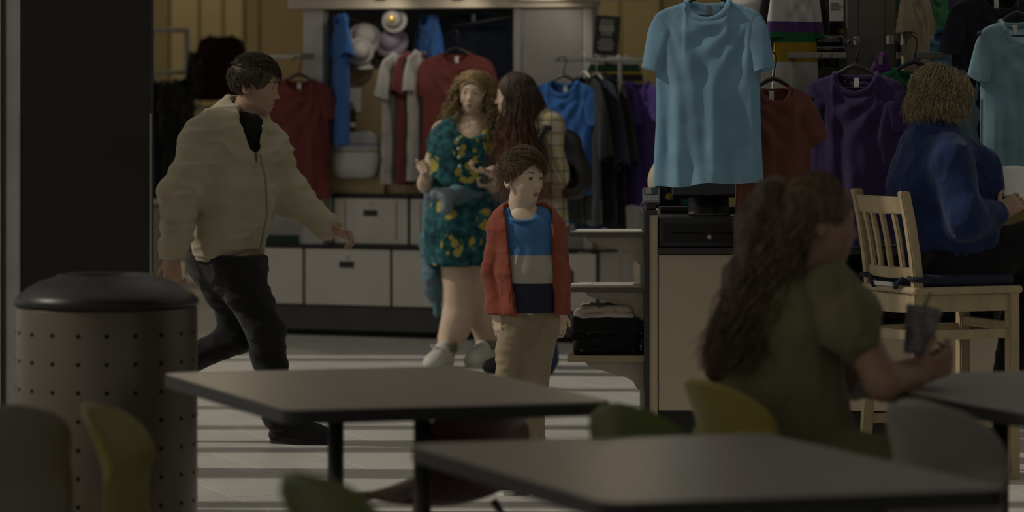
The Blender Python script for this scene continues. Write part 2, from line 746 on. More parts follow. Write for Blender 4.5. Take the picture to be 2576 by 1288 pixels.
# ================================================================ litter bin
D_BIN = 12.05
cx = P(268, 0, D_BIN).x
RB = 228 * D_BIN / F
zr = CH - (766 - HY) * D_BIN / F
bin_t = thing('litter_bin', 'tall round bronze litter bin with rows of small holes and black domed lid', 'litter bin', (cx, D_BIN, 0))
M_bin = plain('bin_bronze', (0.085, 0.068, 0.048), 0.34, 0.5, 0.35, var=0.1, scale=2.0, stretch=(1, 1, 0.2))
lathe('body', [(RB - 0.03, 0.02), (RB - 0.004, 0.02), (RB, 0.03), (RB, zr - 0.012), (RB - 0.004, zr - 0.002), (RB - 0.03, zr)], M_bin, bin_t, 72, (cx, D_BIN, 0))
lathe('base', [(0.0, 0.0), (RB - 0.035, 0.0), (RB - 0.03, 0.03)], M_black, bin_t, 48, (cx, D_BIN, 0))
zl = lambda y: CH - (y - HY) * D_BIN / F
M_lid = plain('bin_lid_black', (0.014, 0.0135, 0.0125), 0.38, 0.3)
lathe('lid', [(RB - 0.02, zr - 0.004), (RB + 0.004, zr), (RB + 0.004, zl(752)), (RB - 0.012, zl(738)), (RB * 0.86, zl(722)), (RB * 0.72, zl(706)), (RB * 0.58, zl(697)), (RB * 0.54, zl(690)),
              (RB * 0.50, zl(688)), (RB * 0.44, zl(690)), (RB * 0.40, zl(720))], M_lid, bin_t, 72, (cx, D_BIN, 0))
lathe('opening', [(0.0, zl(722)), (RB * 0.42, zl(721))], M_black, bin_t, 48, (cx, D_BIN, 0))
bm = bmesh.new()
bmesh.ops.create_cone(bm, cap_ends=True, segments=10, radius1=0.0065, radius2=0.0065, depth=0.004)
bmesh.ops.rotate(bm, verts=bm.verts, matrix=Matrix.Rotation(math.pi / 2, 3, 'X'))
hole_me = bm_mesh(bm, plain('hole_black', (0.004, 0.004, 0.004), 0.9, 0.0))
for j in range(9):
    z = CH - (832 + 70.2 * j - HY) * D_BIN / F
    for i in range(-5, 6):
        an = math.radians(6 + 18 * i)
        o = obj('hole', hole_me, bin_t, True)
        o.location = (math.sin(an) * (RB - 0.001), -math.cos(an) * (RB - 0.001), z)
        o.rotation_euler = (0, 0, an)

# ================================================================ cafe tables
M_lam = plain('table_laminate_grey', (0.35, 0.325, 0.295), 0.28, 0.5, var=0.05, scale=3)
M_edge = plain('table_edge_black', (0.012, 0.012, 0.012), 0.5, 0.4)
M_leg = plain('table_leg_charcoal', (0.018, 0.017, 0.016), 0.45, 0.4)


def rounded_slab(w2, l2, z0, z1, r, mat):
    pts = []
    for sx, sy, a0 in ((1, 1, 0), (-1, 1, 90), (-1, -1, 180), (1, -1, 270)):
        for k in range(7):
            a = math.radians(a0 + 15 * k)
            pts.append((sx * (w2 - r) + r * math.cos(a), sy * (l2 - r) + r * math.sin(a)))
    n = len(pts)
    V = [(x, y, z0) for x, y in pts] + [(x, y, z1) for x, y in pts]
    Fc = [tuple(reversed(range(n))), tuple(range(n, 2 * n))] + [(i, (i + 1) % n, n + (i + 1) % n, n + i) for i in range(n)]
    me = bpy.data.meshes.new('m')
    me.from_pydata(V, [], Fc)
    me.materials.append(mat)
    return me


LA = math.radians(-71.5)   # long side of the tables, the same way the tiles run


def cafe_table(cx, cy, text, W=0.85, L=1.30):
    t = thing('cafe_table', text, 'table', (cx, cy, 0), LA - math.pi / 2, 'cafe tables with grey tops')
    obj('tabletop', rounded_slab(W / 2, L / 2, 0.716, 0.742, 0.05, M_lam), t, True)
    obj('edge_band', rounded_slab(W / 2 + 0.003, L / 2 + 0.003, 0.706, 0.739, 0.052, M_edge), t, True)
    for sy in (-1, 1):
        y = sy * 0.40
        tube('pedestal', [(0, y, 0.02), (0, y, 0.705)], 0.0225, M_leg, t, 16, local=True)
        box('foot', -0.30, 0.30, y - 0.03, y + 0.03, 0.0, 0.025, M_leg, t, 0.008, local=True)
        box('top_plate', -0.12, 0.12, y - 0.09, y + 0.09, 0.692, 0.706, M_leg, t, 0.003, local=True)
    return t


def table_from_left_corner(x, y, text):
    d = (CH - 0.742) * F / (y - HY)
    p = P(x, y, d)
    u = Vector((math.cos(LA), math.sin(LA), 0))
    v = Vector((-u.y, u.x, 0))
    c = p + u * 0.65 + v * 0.425
    return cafe_table(c.x, c.y, text)


table_from_left_corner(408, 938, 'grey cafe table beside the litter bin, in front of the walking man')
table_from_left_corner(1026, 1116, 'large blurred grey cafe table nearest to the camera, at the bottom')
table_from_left_corner(2060, 946, 'grey cafe table at the right where the ponytailed woman rests her arms')

# ================================================================ moulded cafe chairs


def chair_shell_mesh(mat, back_h=0.80, width=0.42):
    """one-piece moulded seat and back: x right, -y forward, z up"""
    prof = [(-0.235, 0.425), (-0.225, 0.447), (-0.17, 0.456), (-0.08, 0.450), (0.02, 0.440), (0.10, 0.442), (0.155, 0.462), (0.185, 0.505), (0.203, 0.565), (0.215, 0.63)]
    top = 0.63
    for k in range(1, 9):
        t = k / 8
        prof.append((0.215 + 0.055 * t + 0.01 * t * t, top + (back_h - top) * t))
    nu = 19
    V, Fc = [], []
    m = len(prof)
    for i, (y, z) in enumerate(prof):
        s = i / (m - 1)
        if s < 0.5:
            hw = width / 2 * (0.90 + 0.10 * math.sin(s * 2 * math.pi / 2))
        else:
            t = (s - 0.5) / 0.5
            hw = width / 2 * max(0.02, (1 - max(0, (t - 0.30) / 0.70) ** 2.6)) ** 0.5
        for k in range(nu):
            u = -1 + 2 * k / (nu - 1)
            c = (u * hw / (width / 2)) ** 2
            up = 0.028 * c if s < 0.5 else 0.0
            fw = 0.0 if s < 0.4 else -0.065 * c * min(1, (s - 0.4) / 0.2)
            V.append((u * hw, y + fw, z + up))
    for i in range(m - 1):
        for k in range(nu - 1):
            a = i * nu + k
            Fc.append((a, a + 1, a + nu + 1, a + nu))
    me = bpy.data.meshes.new('m')
    me.from_pydata(V, [], Fc)
    bm = bmesh.new()
    bm.from_mesh(me)
    bmesh.ops.recalc_face_normals(bm, faces=bm.faces)
    bmesh.ops.solidify(bm, geom=bm.faces, thickness=0.008)
    return bm_mesh(bm, mat, True)


M_chrome = plain('chair_leg_steel', (0.22, 0.22, 0.21), 0.35, 0.5, 0.8)


def cafe_chair(x, y, face_deg, mat, text, back_h=0.80, width=0.42):
    """face_deg: direction the sitter looks, degrees from -Y (to camera) turning to +X"""
    t = thing('cafe_chair', text, 'chair', (x, y, 0), math.radians(face_deg), 'moulded cafe chairs')
    obj('seat_shell', chair_shell_mesh(mat, back_h, width), t, True)
    for sx in (-1, 1):
        for sy in (-1, 1):
            tube('leg', [(sx * 0.15, sy * 0.13 - 0.02, 0.437), (sx * 0.17, sy * 0.16 - 0.02, 0.38), (sx * 0.215, sy * 0.22 - 0.02, 0.0)], 0.011, M_chrome, t, 8, local=True)
    return t


M_cy = plain('chair_yellow_green', (0.22, 0.185, 0.03), 0.45, 0.4)
M_cg = plain('chair_green', (0.13, 0.155, 0.04), 0.45, 0.4)
M_cgy = plain('chair_warm_grey', (0.21, 0.19, 0.165), 0.45, 0.4)
M_cr = plain('chair_dark_red', (0.060, 0.012, 0.010), 0.45, 0.4)


def chair_at_back(xb, d, face, mat, text, back_h=0.80, width=0.42):
    """place a chair by where the top of its back stands"""
    p = P(xb, 0, d)
    a = math.radians(face)
    cafe_chair(p.x + 0.27 * math.sin(a), p.y - 0.27 * math.cos(a), face, mat, text, back_h, width)


chair_at_back(5, 9.1, -150, M_cgy, 'warm grey moulded chair at the lower left edge, in front of the litter bin', 0.807, 0.42)
chair_at_back(228, 9.3, 82, M_cy, 'olive yellow moulded chair at the foot of the litter bin', 0.795)
chair_at_back(745, 7.6, 72, M_cg, 'green moulded chair at the bottom, left of the nearest table', 0.797)
chair_at_back(1265, 10.3, -130, M_cr, 'dark red low-backed chair tucked under the table beside the litter bin', 0.70, 0.42)
chair_at_back(1545, 9.2, 48, M_cg, 'olive green chair with rounded back between the two front tables', 0.80, 0.34)
chair_at_back(1768, 10.16, 118, M_cy, 'yellow moulded chair the ponytailed woman sits on', 0.785, 0.40)
chair_at_back(2310, 9.2, 128, M_cgy, 'grey moulded chair drawn up to the right-hand table', 0.812, 0.38)

# ================================================================ wooden bar chair and cushion
M_ash = wood('pale_ash_wood', (0.40, 0.315, 0.19), (5, 5, 1.2), 0.42)
YAW = math.radians(21.7)
BC = Vector((1.675, 15.53, 0))
bc = thing('bar_chair', 'pale wooden high bar chair with slatted back, under the woman in blue', 'chair', BC, YAW)
hw, hd = 0.20, 0.205


def lbox(name, x0, x1, y0, y1, z0, z1, mat, parent, bevel=0.005, M=None):
    return box(name, x0, x1, y0, y1, z0, z1, mat, parent, bevel, M, True)


def prism_path(name, pts, wx, wy, mat, parent):
    """square-section bar through points in the parent's frame"""
    V, Fc = [], []
    for p in pts:
        p = Vector(p)
        for sx, sy in ((-1, -1), (1, -1), (1, 1), (-1, 1)):
            V.append((p.x + sx * wx / 2, p.y + sy * wy / 2, p.z))
    for i in range(len(pts) - 1):
        for k in range(4):
            Fc.append((i * 4 + k, i * 4 + (k + 1) % 4, i * 4 + 4 + (k + 1) % 4, i * 4 + 4 + k))
    Fc += [(3, 2, 1, 0), tuple(len(V) - 4 + k for k in range(4))]
    me = bpy.data.meshes.new('m')
    me.from_pydata(V, [], Fc)
    bm = bmesh.new()
    bm.from_mesh(me)
    bmesh.ops.bevel(bm, geom=[e for e in bm.edges if e.calc_face_angle(0) > 0.6], offset=0.005, segments=2, affect='EDGES')
    return obj(name, bm_mesh(bm, mat), parent, True)


for sy in (-1, 1):
    prism_path('back_post', [(-hd - 0.03, sy * hw, 0.0), (-hd, sy * hw, 0.45), (-hd, sy * hw, 0.74), (-hd - 0.012, sy * hw, 0.86), (-hd - 0.035, sy * hw, 1.0), (-hd - 0.062, sy * hw, 1.122)], 0.042, 0.036, M_ash, bc)
    prism_path('front_leg', [(hd, sy * (hw + 0.005), 0.0), (hd, sy * hw, 0.735)], 0.045, 0.045, M_ash, bc)
    lbox('side_apron', -hd, hd, sy * hw - 0.012, sy * hw + 0.012, 0.655, 0.722, M_ash, bc)
    lbox('side_stretcher', -hd, hd, sy * hw - 0.010, sy * hw + 0.010, 0.548, 0.585, M_ash, bc)
    lbox('low_stretcher', -hd, hd, sy * hw - 0.010, sy * hw + 0.010, 0.20, 0.235, M_ash, bc)
lbox('front_apron', hd - 0.012, hd + 0.012, -hw, hw, 0.655, 0.722, M_ash, bc)
lbox('footrest', hd - 0.012, hd + 0.014, -hw, hw, 0.575, 0.612, M_ash, bc)


def bowed(name, z0, z1, xoff, depth, bow, mat, parent, half=0.195):
    """horizontally curved rail between the back posts"""
    V, Fc = [], []
    n = 12
    for i in range(n + 1):
        u = -1 + 2 * i / n
        xc = -bow * (1 - u * u)
        for dx, z in ((0, z0), (depth, z0), (depth, z1), (0, z1)):
            xo = xoff[0] if z == z0 else xoff[1]
            V.append((xo + xc + dx, u * half, z))
    for i in range(n):
        for k in range(4):
            Fc.append((i * 4 + k, i * 4 + (k + 1) % 4, i * 4 + 4 + (k + 1) % 4, i * 4 + 4 + k))
    Fc += [(3, 2, 1, 0), tuple(len(V) - 4 + k for k in range(4))]
    me = bpy.data.meshes.new('m')
    me.from_pydata(V, [], Fc)
    bm = bmesh.new()
    bm.from_mesh(me)
    bmesh.ops.recalc_face_normals(bm, faces=bm.faces)
    bmesh.ops.bevel(bm, geom=[e for e in bm.edges if e.calc_face_angle(0) > 0.6], offset=0.004, segments=2, affect='EDGES')
    return obj(name, bm_mesh(bm, mat), parent, True)


bowed('crest_rail', 1.032, 1.100, (-hd - 0.055, -hd - 0.07), 0.022, 0.03, M_ash, bc)
bowed('lower_rail', 0.782, 0.826, (-hd - 0.010, -hd - 0.016), 0.022, 0.03, M_ash, bc)
bowed('back_apron', 0.650, 0.722, (-hd - 0.012, -hd - 0.012), 0.022, 0.03, M_ash, bc)
bowed('back_stretcher', 0.545, 0.585, (-hd - 0.012, -hd - 0.012), 0.020, 0.03, M_ash, bc)
for k in range(4):
    u = -0.62 + 0.413 * k
    bw = -0.03 * (1 - u * u)
    prism_path('back_slat', [(-hd - 0.002 + bw, u * 0.195, 0.815), (-hd - 0.022 + bw, u * 0.195, 0.94), (-hd - 0.046 + bw, u * 0.195, 1.045)], 0.016, 0.032, M_ash, bc)
bm = bmesh.new()
add_box(bm, -hd - 0.03, hd + 0.035, -hw - 0.03, hw + 0.03, 0.722, 0.752, 0.012, seg=3)
obj('seat', bm_mesh(bm, M_ash), bc, True)

M_cush = plain('cushion_navy', (0.018, 0.026, 0.045), 0.85, var=0.15, bump=0.3, bscale=300)
cu = thing('seat_cushion', 'thin navy blue cushion tied to the wooden bar chair', 'cushion', BC + Vector((0, 0, 0.753)), YAW)
bm = bmesh.new()
add_box(bm, -hd + 0.012, hd + 0.01, -hw - 0.01, hw + 0.01, 0.0, 0.045, 0.018, seg=3)
obj('pad', bm_mesh(bm, M_cush, True), cu, True)
for sy in (-1, 1):
    tube('tie', [(-hd + 0.03, sy * (hw - 0.01), 0.025), (-hd - 0.03, sy * (hw - 0.02), 0.032), (-hd - 0.032, sy * (hw + 0.02), 0.030), (-hd + 0.0, sy * (hw + 0.024), 0.028), (-hd + 0.05, sy * (hw + 0.016), 0.022)], 0.011, M_cush, cu, 8, local=True, flat=(Vector((1, 0, 0)), 0.5))
    tube('tie_end', [(-hd - 0.034, sy * (hw - 0.06), 0.03), (-hd - 0.042, sy * (hw - 0.09), 0.01), (-hd - 0.04, sy * (hw - 0.11), -0.008)], 0.010, M_cush, cu, 6, local=True)
M_white = plain('white_paper', (0.62, 0.61, 0.57), 0.8)
lbox('care_label', -hd - 0.04, -hd - 0.03, -0.06, 0.12, -0.004, 0.012, M_white, cu, 0.001)

# ================================================================ hanging shirts and hangers
def shirt_arrays(W, L, seed, slope=0.30, neck=0.088, drop=0.075, sl_len=0.20, sl_ang=77, fold=0.014, thick=0.045, flare=0.02, cuff=0.088, kfold=1.0):
    rg = np.random.default_rng(seed)
    nu, nv = 61, 48
    half = W / 2
    ph = rg.uniform(0, 6.28, 8)
    U, Vv = np.meshgrid(np.linspace(-1, 1, nu), np.linspace(0, 1, nv))
    x0 = U * half
    ax = np.abs(x0)
    sheets = []
    base_slope = -slope * np.maximum(ax - neck, 0) - 0.022 * np.abs(U) ** 10
    for sgn, dr in ((-1, drop), (1, 0.018)):
        q = np.clip(1 - (x0 / neck) ** 2, 0, 1)
        top = np.where(ax < neck, -dr * np.sqrt(q), base_slope)
        hem = -L + 0.010 * np.sin(2.2 * U + ph[0]) + 0.005 * np.sin(7 * U + ph[1])
        z = hem + Vv * (top - hem)
        x = x0 * (1 + flare * (1 - Vv) - 0.05 * np.sin(math.pi * Vv))
        T = thick * (1 - Vv ** 4) + 0.010 + np.where(ax < neck * 1.1, 0.022 * Vv ** 6, 0)
        y = sgn * T * np.sqrt(np.clip(1 - np.abs(U) ** 3, 0, 1))
        g = (1 - Vv) ** 0.8
        w = np.sin(4.2 * U + ph[2] + 1.2 * Vv) + 0.7 * np.sin(9.5 * U + ph[3] - 1.5 * Vv) + 0.4 * np.sin(17 * kfold * U + ph[4] + 3 * Vv)
        y = y + fold * g * w * (1 - np.abs(U) ** 6)
        # folds that fan out from the shoulder points
        for s in (-1, 1):
            rr = np.hypot(x0 - s * half * 0.8, z + slope * half * 0.7)
            aa = np.arctan2(z + slope * half * 0.7, x0 - s * half * 0.8)
            y = y + 0.006 * np.sin(aa * 15 + ph[5] + s) * np.exp(-((rr - 0.2) / 0.13) ** 2) * (1 - np.abs(U) ** 6)
        pts = np.stack([x, y, z], -1).reshape(-1, 3)
        nzz = vnoise(pts * A3((9, 9, 5)) + sgn * 7, seed + 4)
        pts[:, 1] += 0.003 * vnoise(pts * A3((28, 9, 14)) + sgn * 7, seed) + 0.010 * ((1 - np.abs(nzz)) ** 4 - 0.2) * (1 - np.abs(U.ravel()) ** 6) * np.clip(1.3 - Vv.ravel(), 0, 1)
        sheets.append(pts)
    V = np.concatenate(sheets)
    Q = []
    idx = np.arange(nu * nv).reshape(nv, nu)
    f = np.stack([idx[:-1, :-1], idx[:-1, 1:], idx[1:, 1:], idx[1:, :-1]], -1).reshape(-1, 4)
    Q.append(f)
    Q.append(f[:, ::-1] + nu * nv)
    # close the sides and the shoulder seams
    for a in (0, nu - 1):
        e = idx[:, a]
        Q.append(np.stack([e[:-1], e[1:], e[1:] + nu * nv, e[:-1] + nu * nv], 1))
    e = idx[-1]
    outside = np.abs(np.linspace(-1, 1, nu) * half) >= neck * 0.97
    ok = outside[:-1] & outside[1:]
    Q.append(np.stack([e[:-1], e[1:], e[1:] + nu * nv, e[:-1] + nu * nv], 1)[ok])
    Q = np.concatenate(Q)
    parts = [(V, Q)]
    # sleeves: leave the shoulder along its slope, then fall
    thf = math.radians(sl_ang)
    for s in (-1, 1):
        zs = -slope * (half - neck) - 0.018
        top = Vector((s * (half - 0.018), 0, zs + 0.010))
        r0, r1 = 0.112, cuff
        rings = []
        nk, nr = 32, 16
        th = math.radians(32)
        step = sl_len / (nr - 1)
        for i in range(nr):
            t = i / (nr - 1)
            th = math.radians(32) + (thf - math.radians(32)) * min(1, t * 2.2) ** 0.7
            p = Vector((s * math.sin(th), 0, math.cos(th)))
            d = Vector((s * math.cos(th), 0, -math.sin(th)))
            if i:
                top = top + d * step
            rp = r0 + (r1 - r0) * t
            inner = 0.50 + 0.12 * t          # the side against the body lies flat under it
            for k in range(nk):
                an = 2 * math.pi * k / nk
                ca, sa = math.cos(an), math.sin(an)
                off = rp * (ca if ca > 0 else ca * inner) - rp
                side = 1.0 if ca > 0 else 0.55
                ry = (0.018 + 0.024 * t) * side
                rad = 1 + 0.16 * t * math.sin(3 * an + ph[6] + 2 * t) + 0.08 * math.sin(5 * an + ph[7] + 5 * t)
                q = top + p * off + Vector((0, ry * rad * sa, 0))
                q.z += 0.008 * t * math.sin(2 * an + ph[5])
                rings.append(q)
        SV = np.array([tuple(q) for q in rings])
        SQ = []
        for i in range(nr - 1):
            for k in range(nk):
                SQ.append((i * nk + k, i * nk + (k + 1) % nk, (i + 1) * nk + (k + 1) % nk, (i + 1) * nk + k))
        parts.append((SV, np.array(SQ)))
    return join_arrays(parts)


def neck_loop(neck, drop, dy=0.033):
    pts = []
    n = 22
    for i in range(n):
        a = math.pi * i / n
        pts.append(Vector((-neck * math.cos(a), -dy * math.sin(a) ** 0.5, -drop * math.sin(a))))
    for i in range(n):
        a = math.pi * i / n
        pts.append(Vector((neck * math.cos(a), dy * math.sin(a) ** 0.5, -0.018 * math.sin(a))))
    return pts


M_tag = plain('shirt_tag_white', (0.60, 0.59, 0.56), 0.8)
M_tagk = plain('shirt_tag_grey', (0.16, 0.15, 0.14), 0.8)
HG = {}


def hanger_parts(kind):
    if kind in HG:
        return HG[kind]
    hook = [Vector((0, 0, 0.035)), Vector((0.004, 0, 0.075)), Vector((0.012, 0, 0.10))]
    for k in range(9):
        a = math.radians(-20 + 27 * k)
        hook.append(Vector((-0.012 + 0.026 * math.cos(a), 0, 0.118 + 0.026 * math.sin(a))))
    arms = [Vector((-0.19, 0, -0.052)), Vector((-0.10, 0, -0.012)), Vector((-0.03, 0, 0.026)), Vector((0, 0, 0.036)), Vector((0.03, 0, 0.026)), Vector((0.10, 0, -0.012)), Vector((0.19, 0, -0.052))]
    bar = [Vector((-0.19, 0, -0.052)), Vector((-0.1, 0, -0.058)), Vector((0.1, 0, -0.058)), Vector((0.19, 0, -0.052))]
    HG[kind] = (hook, arms, bar)
    return HG[kind]


M_hk = plain('hanger_black', (0.010, 0.010, 0.010), 0.35, 0.5)
M_hw = plain('hanger_white', (0.5, 0.49, 0.46), 0.4, 0.5)


def hanger(pos, yaw, text, mat=None, group='clothes hangers', r=0.0055):
    mat = mat or M_hk
    hook, arms, bar = hanger_parts('std')
    t = thing('clothes_hanger', text, 'hanger', pos, yaw, group)
    tube('hook', hook, r * 0.7, mat, t, 8, local=True)
    tube('shoulder_bar', arms, [r * 0.9, r * 1.2, r * 1.8, r * 2.0, r * 1.8, r * 1.2, r * 0.9], mat, t, 8, local=True, flat=(Vector((0, 1, 0)), 0.6))
    tube('trouser_bar', bar, r * 0.7, mat, t, 6, local=True)
    return t


G1 = 'shirts hanging on the near kiosk'
G2 = 'shirts hanging in the kiosk behind'


def tshirt(pos, yaw_deg, W, L, mat, text, group, seed=1, tag=True, name='t_shirt', collar=None, neck=0.088, drop=0.075, hang=None, cat='t-shirt', **kw):
    yaw = math.radians(yaw_deg)
    t = thing(name, text, cat, pos, yaw, group)
    V, Q = shirt_arrays(W, L, seed, neck=neck, drop=drop, **kw)
    obj('shirt_body', np_mesh(V, Q, mat, True), t, True)
    tube('collar', neck_loop(neck, drop), 0.0125, collar or mat, t, 10, True, True, flat=(Vector((0, 1, 0)), 0.30))
    if tag:
        lbox('neck_tag', -0.011, 0.011, 0.018, 0.021, -0.058, -0.016, M_tag if tag is True else tag, t, 0.001)
    if hang:
        hanger(Vector(pos) + Vector((0, 0, 0.0)), yaw, hang[0], hang[1] if len(hang) > 1 else None)
    return t


# ================================================================ near kiosk: checkout counter
DC = 16.6


def X(x, d=DC):
    return (x - CX) * d / F


def Z(y, d=DC):
    return CH - (y - HY) * d / F


M_beige = NT('beige_laminate', 0.5, 0.35)
_v = M_beige.coord('Object', (1, 1, 1))
_a = M_beige.n('ShaderNodeTexNoise', Scale=60.0, Detail=3.0)
_mp = M_beige.coord('Object', (0.15, 1, 1.6))
M_beige.l(_mp, _a.inputs['Vector'])
_b = M_beige.n('ShaderNodeTexNoise', Scale=60.0, Detail=3.0)
_mp2 = M_beige.coord('Object', (1.6, 1, 0.15))
M_beige.l(_mp2, _b.inputs['Vector'])
_ad = M_beige.n('ShaderNodeMath', _operation='ADD')
M_beige.l(_a.outputs[0], _ad.inputs[0])
M_beige.l(_b.outputs[0], _ad.inputs[1])
M_beige.base(M_beige.ramp(_ad.outputs[0], [(0.35, (0.39, 0.325, 0.235)), (0.65, (0.48, 0.405, 0.295))]))
M_beige.t.nodes[-1]
M_beige = M_beige.m
M_charcoal = plain('charcoal_laminate', (0.035, 0.034, 0.030), 0.5, 0.4)
M_plinth = plain('plinth_dark_grey', (0.030, 0.029, 0.027), 0.6)
M_steel = plain('steel', (0.32, 0.31, 0.29), 0.35, 0.5, 0.9)
M_greymetal = plain('kiosk_grey_metal', (0.085, 0.078, 0.066), 0.5, 0.4, 0.2)

cc = thing('checkout_counter', 'beige and charcoal checkout counter cabinet under the cash drawer', 'counter', (X(1800), DC + 0.3, 0))
box('edge_strip', X(1620), X(1633), DC - 0.02, DC + 0.55, 0.0, Z(538), M_charcoal, cc, 0.002)
box('end_post', X(1633), X(1654), DC - 0.01, DC + 0.55, 0.0, Z(540), M_beige, cc, 0.002)
box('post_cap', X(1621), X(1654), DC - 0.015, DC + 0.12, Z(540) + 0.0005, Z(529), M_charcoal, cc, 0.002)
box('carcass', X(1656), X(2094), DC + 0.012, DC + 0.55, 0.16, Z(640), M_charcoal, cc, 0.002)
d1 = box('door', X(1657), X(1985), DC - 0.006, DC + 0.011, Z(1032), Z(641), M_beige, cc, 0.002)
bm = bmesh.new()
bmesh.ops.create_cone(bm, cap_ends=True, segments=16, radius1=0.009, radius2=0.009, depth=0.01, matrix=Matrix.Translation((X(1866), DC - 0.01, Z(662))) @ Matrix.Rotation(math.pi / 2, 4, 'X'))
obj('lock', bm_mesh(bm, plain('lock_bronze', (0.12, 0.10, 0.07), 0.4, 0.5, 0.6)), d1)
box('door', X(1988), X(2092), DC - 0.006, DC + 0.011, Z(1032), Z(641), M_beige, cc, 0.002)
for yy in (694, 976):
    box('hinge', X(1652), X(1656), DC - 0.012, DC + 0.0, Z(yy + 22), Z(yy - 22), M_steel, cc, 0.001)
box('plinth', X(1656), X(2130), DC + 0.04, DC + 0.5, 0.0, 0.16, M_plinth, cc, 0.002)

cb = thing('counter_cabinet', 'open-fronted beige counter cabinet with dark recess behind the bar chair', 'counter', (X(2320), DC + 0.3, 0))
box('post', X(2096), X(2124), DC - 0.008, DC + 0.55, 0.0, Z(640), M_beige, cb, 0.002)
box('edge_strip', X(2124), X(2132), DC - 0.004, DC + 0.55, 0.0, Z(612), M_charcoal, cb, 0.002)
box('lower_door', X(2134), X(2330), DC - 0.006, DC + 0.012, Z(1034), Z(832), M_beige, cb, 0.002)
box('lower_door', X(2332), X(2536), DC - 0.006, DC + 0.012, Z(1034), Z(832), M_beige, cb, 0.002)
box('shelf', X(2132), X(2540), DC - 0.004, DC + 0.55, Z(831), Z(818), M_charcoal, cb, 0.002)
box('recess_back', X(2132), X(2540), DC + 0.5, DC + 0.53, Z(820), Z(625), M_plinth, cb, 0.002)
box('plinth', X(2132), X(2540), DC + 0.04, DC + 0.5, 0.0, 0.16, M_plinth, cb, 0.002)
box('end_panel', X(2534), X(2546), DC - 0.006, DC + 0.55, 0.0, Z(625), M_beige, cb, 0.002)
box('corner_bracket', X(2135), X(2160), DC - 0.008, DC + 0.01, Z(628), Z(611), M_beige, cb, 0.002)

wt = label(box('worktop', X(1655), X(2548), DC - 0.02, DC + 0.55, Z(639), Z(623), M_charcoal, None, 0.004), 'long charcoal worktop running along the checkout counter', 'worktop')

# what is kept in the dark recess
bg = thing('stored_bag', 'black plastic bag of stock in the dark recess behind the bar chair', 'bag', P(2190, 800, DC + 0.3))
soft_obj('bag', [el(P(2190, 690, DC + 0.33), (0.10, 0.09, 0.07)), el(P(2205, 725, DC + 0.33), (0.09, 0.08, 0.08)), rc(P(2185, 790, DC + 0.33), P(2195, 720, DC + 0.33), 0.06, 0.05)], 0.012, plain('bin_bag_black', (0.012, 0.012, 0.011), 0.25, 0.6), bg, fold=0.012, fscale=(22, 22, 22))
st = thing('folding_stand', 'black folding stand with a slanting grey rail in the dark recess', 'stand', P(2170, 810, DC + 0.15))
tube('rail', [P(2136, 752, DC + 0.12), P(2222, 668, DC + 0.12)], 0.006, M_greymetal, st)
tube('leg', [P(2184, 715, DC + 0.14), P(2206, 775, DC + 0.14), P(2228, 818, DC + 0.14)], 0.012, M_black, st)
tube('leg', [P(2214, 775, DC + 0.16), P(2200, 818, DC + 0.16)], 0.006, M_black, st)

# cash drawer, monitor, card reader
dz0, dz1 = Z(622), Z(548)
cd = thing('cash_drawer', 'wide black metal cash drawer on the checkout counter', 'cash drawer', (X(1775), DC + 0.2, dz0))
box('case', X(1657), X(1905), DC + 0.0, DC + 0.45, dz0, dz1, M_black, cd, 0.004)
box('drawer_front', X(1670), X(1896), DC - 0.012, DC - 0.0005, Z(609), Z(563), plain('drawer_black', (0.009, 0.009, 0.009), 0.5), cd, 0.003)
for xa, xb in ((1690, 1770), (1797, 1875)):
    box('slot', X(xa), X(xb), DC - 0.0135, DC - 0.0122, Z(587), Z(584), plain('slot_dark', (0.003, 0.003, 0.003), 0.9), cd, 0)
bm = bmesh.new()
bmesh.ops.create_cone(bm, cap_ends=True, segments=24, radius1=0.0105, radius2=0.009, depth=0.012, matrix=Matrix.Translation((X(1784), DC - 0.018, Z(596))) @ Matrix.Rotation(math.pi / 2, 4, 'X'))
obj('key_lock', bm_mesh(bm, M_steel), cd)

mo = thing('point_of_sale_monitor', 'black touch-screen monitor on a curved foot below the light blue shirt', 'monitor', (X(1785), DC + 0.22, dz1))
MR = Matrix.Translation((X(1792), DC + 0.12, Z(483))) @ Matrix.Rotation(math.radians(-38), 4, 'X')
bm = bmesh.new()
add_box(bm, -0.165, 0.165, -0.012, 0.012, -0.028, 0.19, 0.006, MR, 3)
obj('screen_housing', bm_mesh(bm, plain('monitor_black', (0.012, 0.013, 0.016), 0.12, 0.6)), mo)
bm = bmesh.new()
add_box(bm, -0.158, 0.158, -0.0135, -0.0121, -0.020, 0.183, 0.0, MR)
obj('screen', bm_mesh(bm, plain('screen_glass', (0.005, 0.007, 0.011), 0.3, 0.25)), mo)
V, Fc = [], []
prof = [(0.17, Z(470)), (0.155, Z(498)), (0.14, Z(515)), (0.11, Z(532)), (0.06, Z(541)), (0.03, Z(543))]
for dy, z in prof:
    V += [(X(1734), DC + dy, z), (X(1838), DC + dy, z)]
for i in range(len(prof) - 1):
    Fc.append((2 * i, 2 * i + 1, 2 * i + 3, 2 * i + 2))
me = bpy.data.meshes.new('m')
me.from_pydata(V, [], Fc)
bm = bmesh.new()
bm.from_mesh(me)
bmesh.ops.solidify(bm, geom=bm.faces, thickness=0.006)
obj('foot', bm_mesh(bm, plain('monitor_stand_grey', (0.05, 0.05, 0.05), 0.3, 0.5, 0.7), True), mo)
box('base_plate', X(1742), X(1840), DC + 0.02, DC + 0.2, dz1 + 0.0005, dz1 + 0.008, M_black, mo, 0.002)
tube('cable', [P(1838, 546, DC + 0.05), P(1856, 540, DC + 0.06), P(1866, 534, DC + 0.07), P(1867, 535, DC + 0.075), P(1865, 546, DC + 0.07)], 0.0022, M_black, mo)

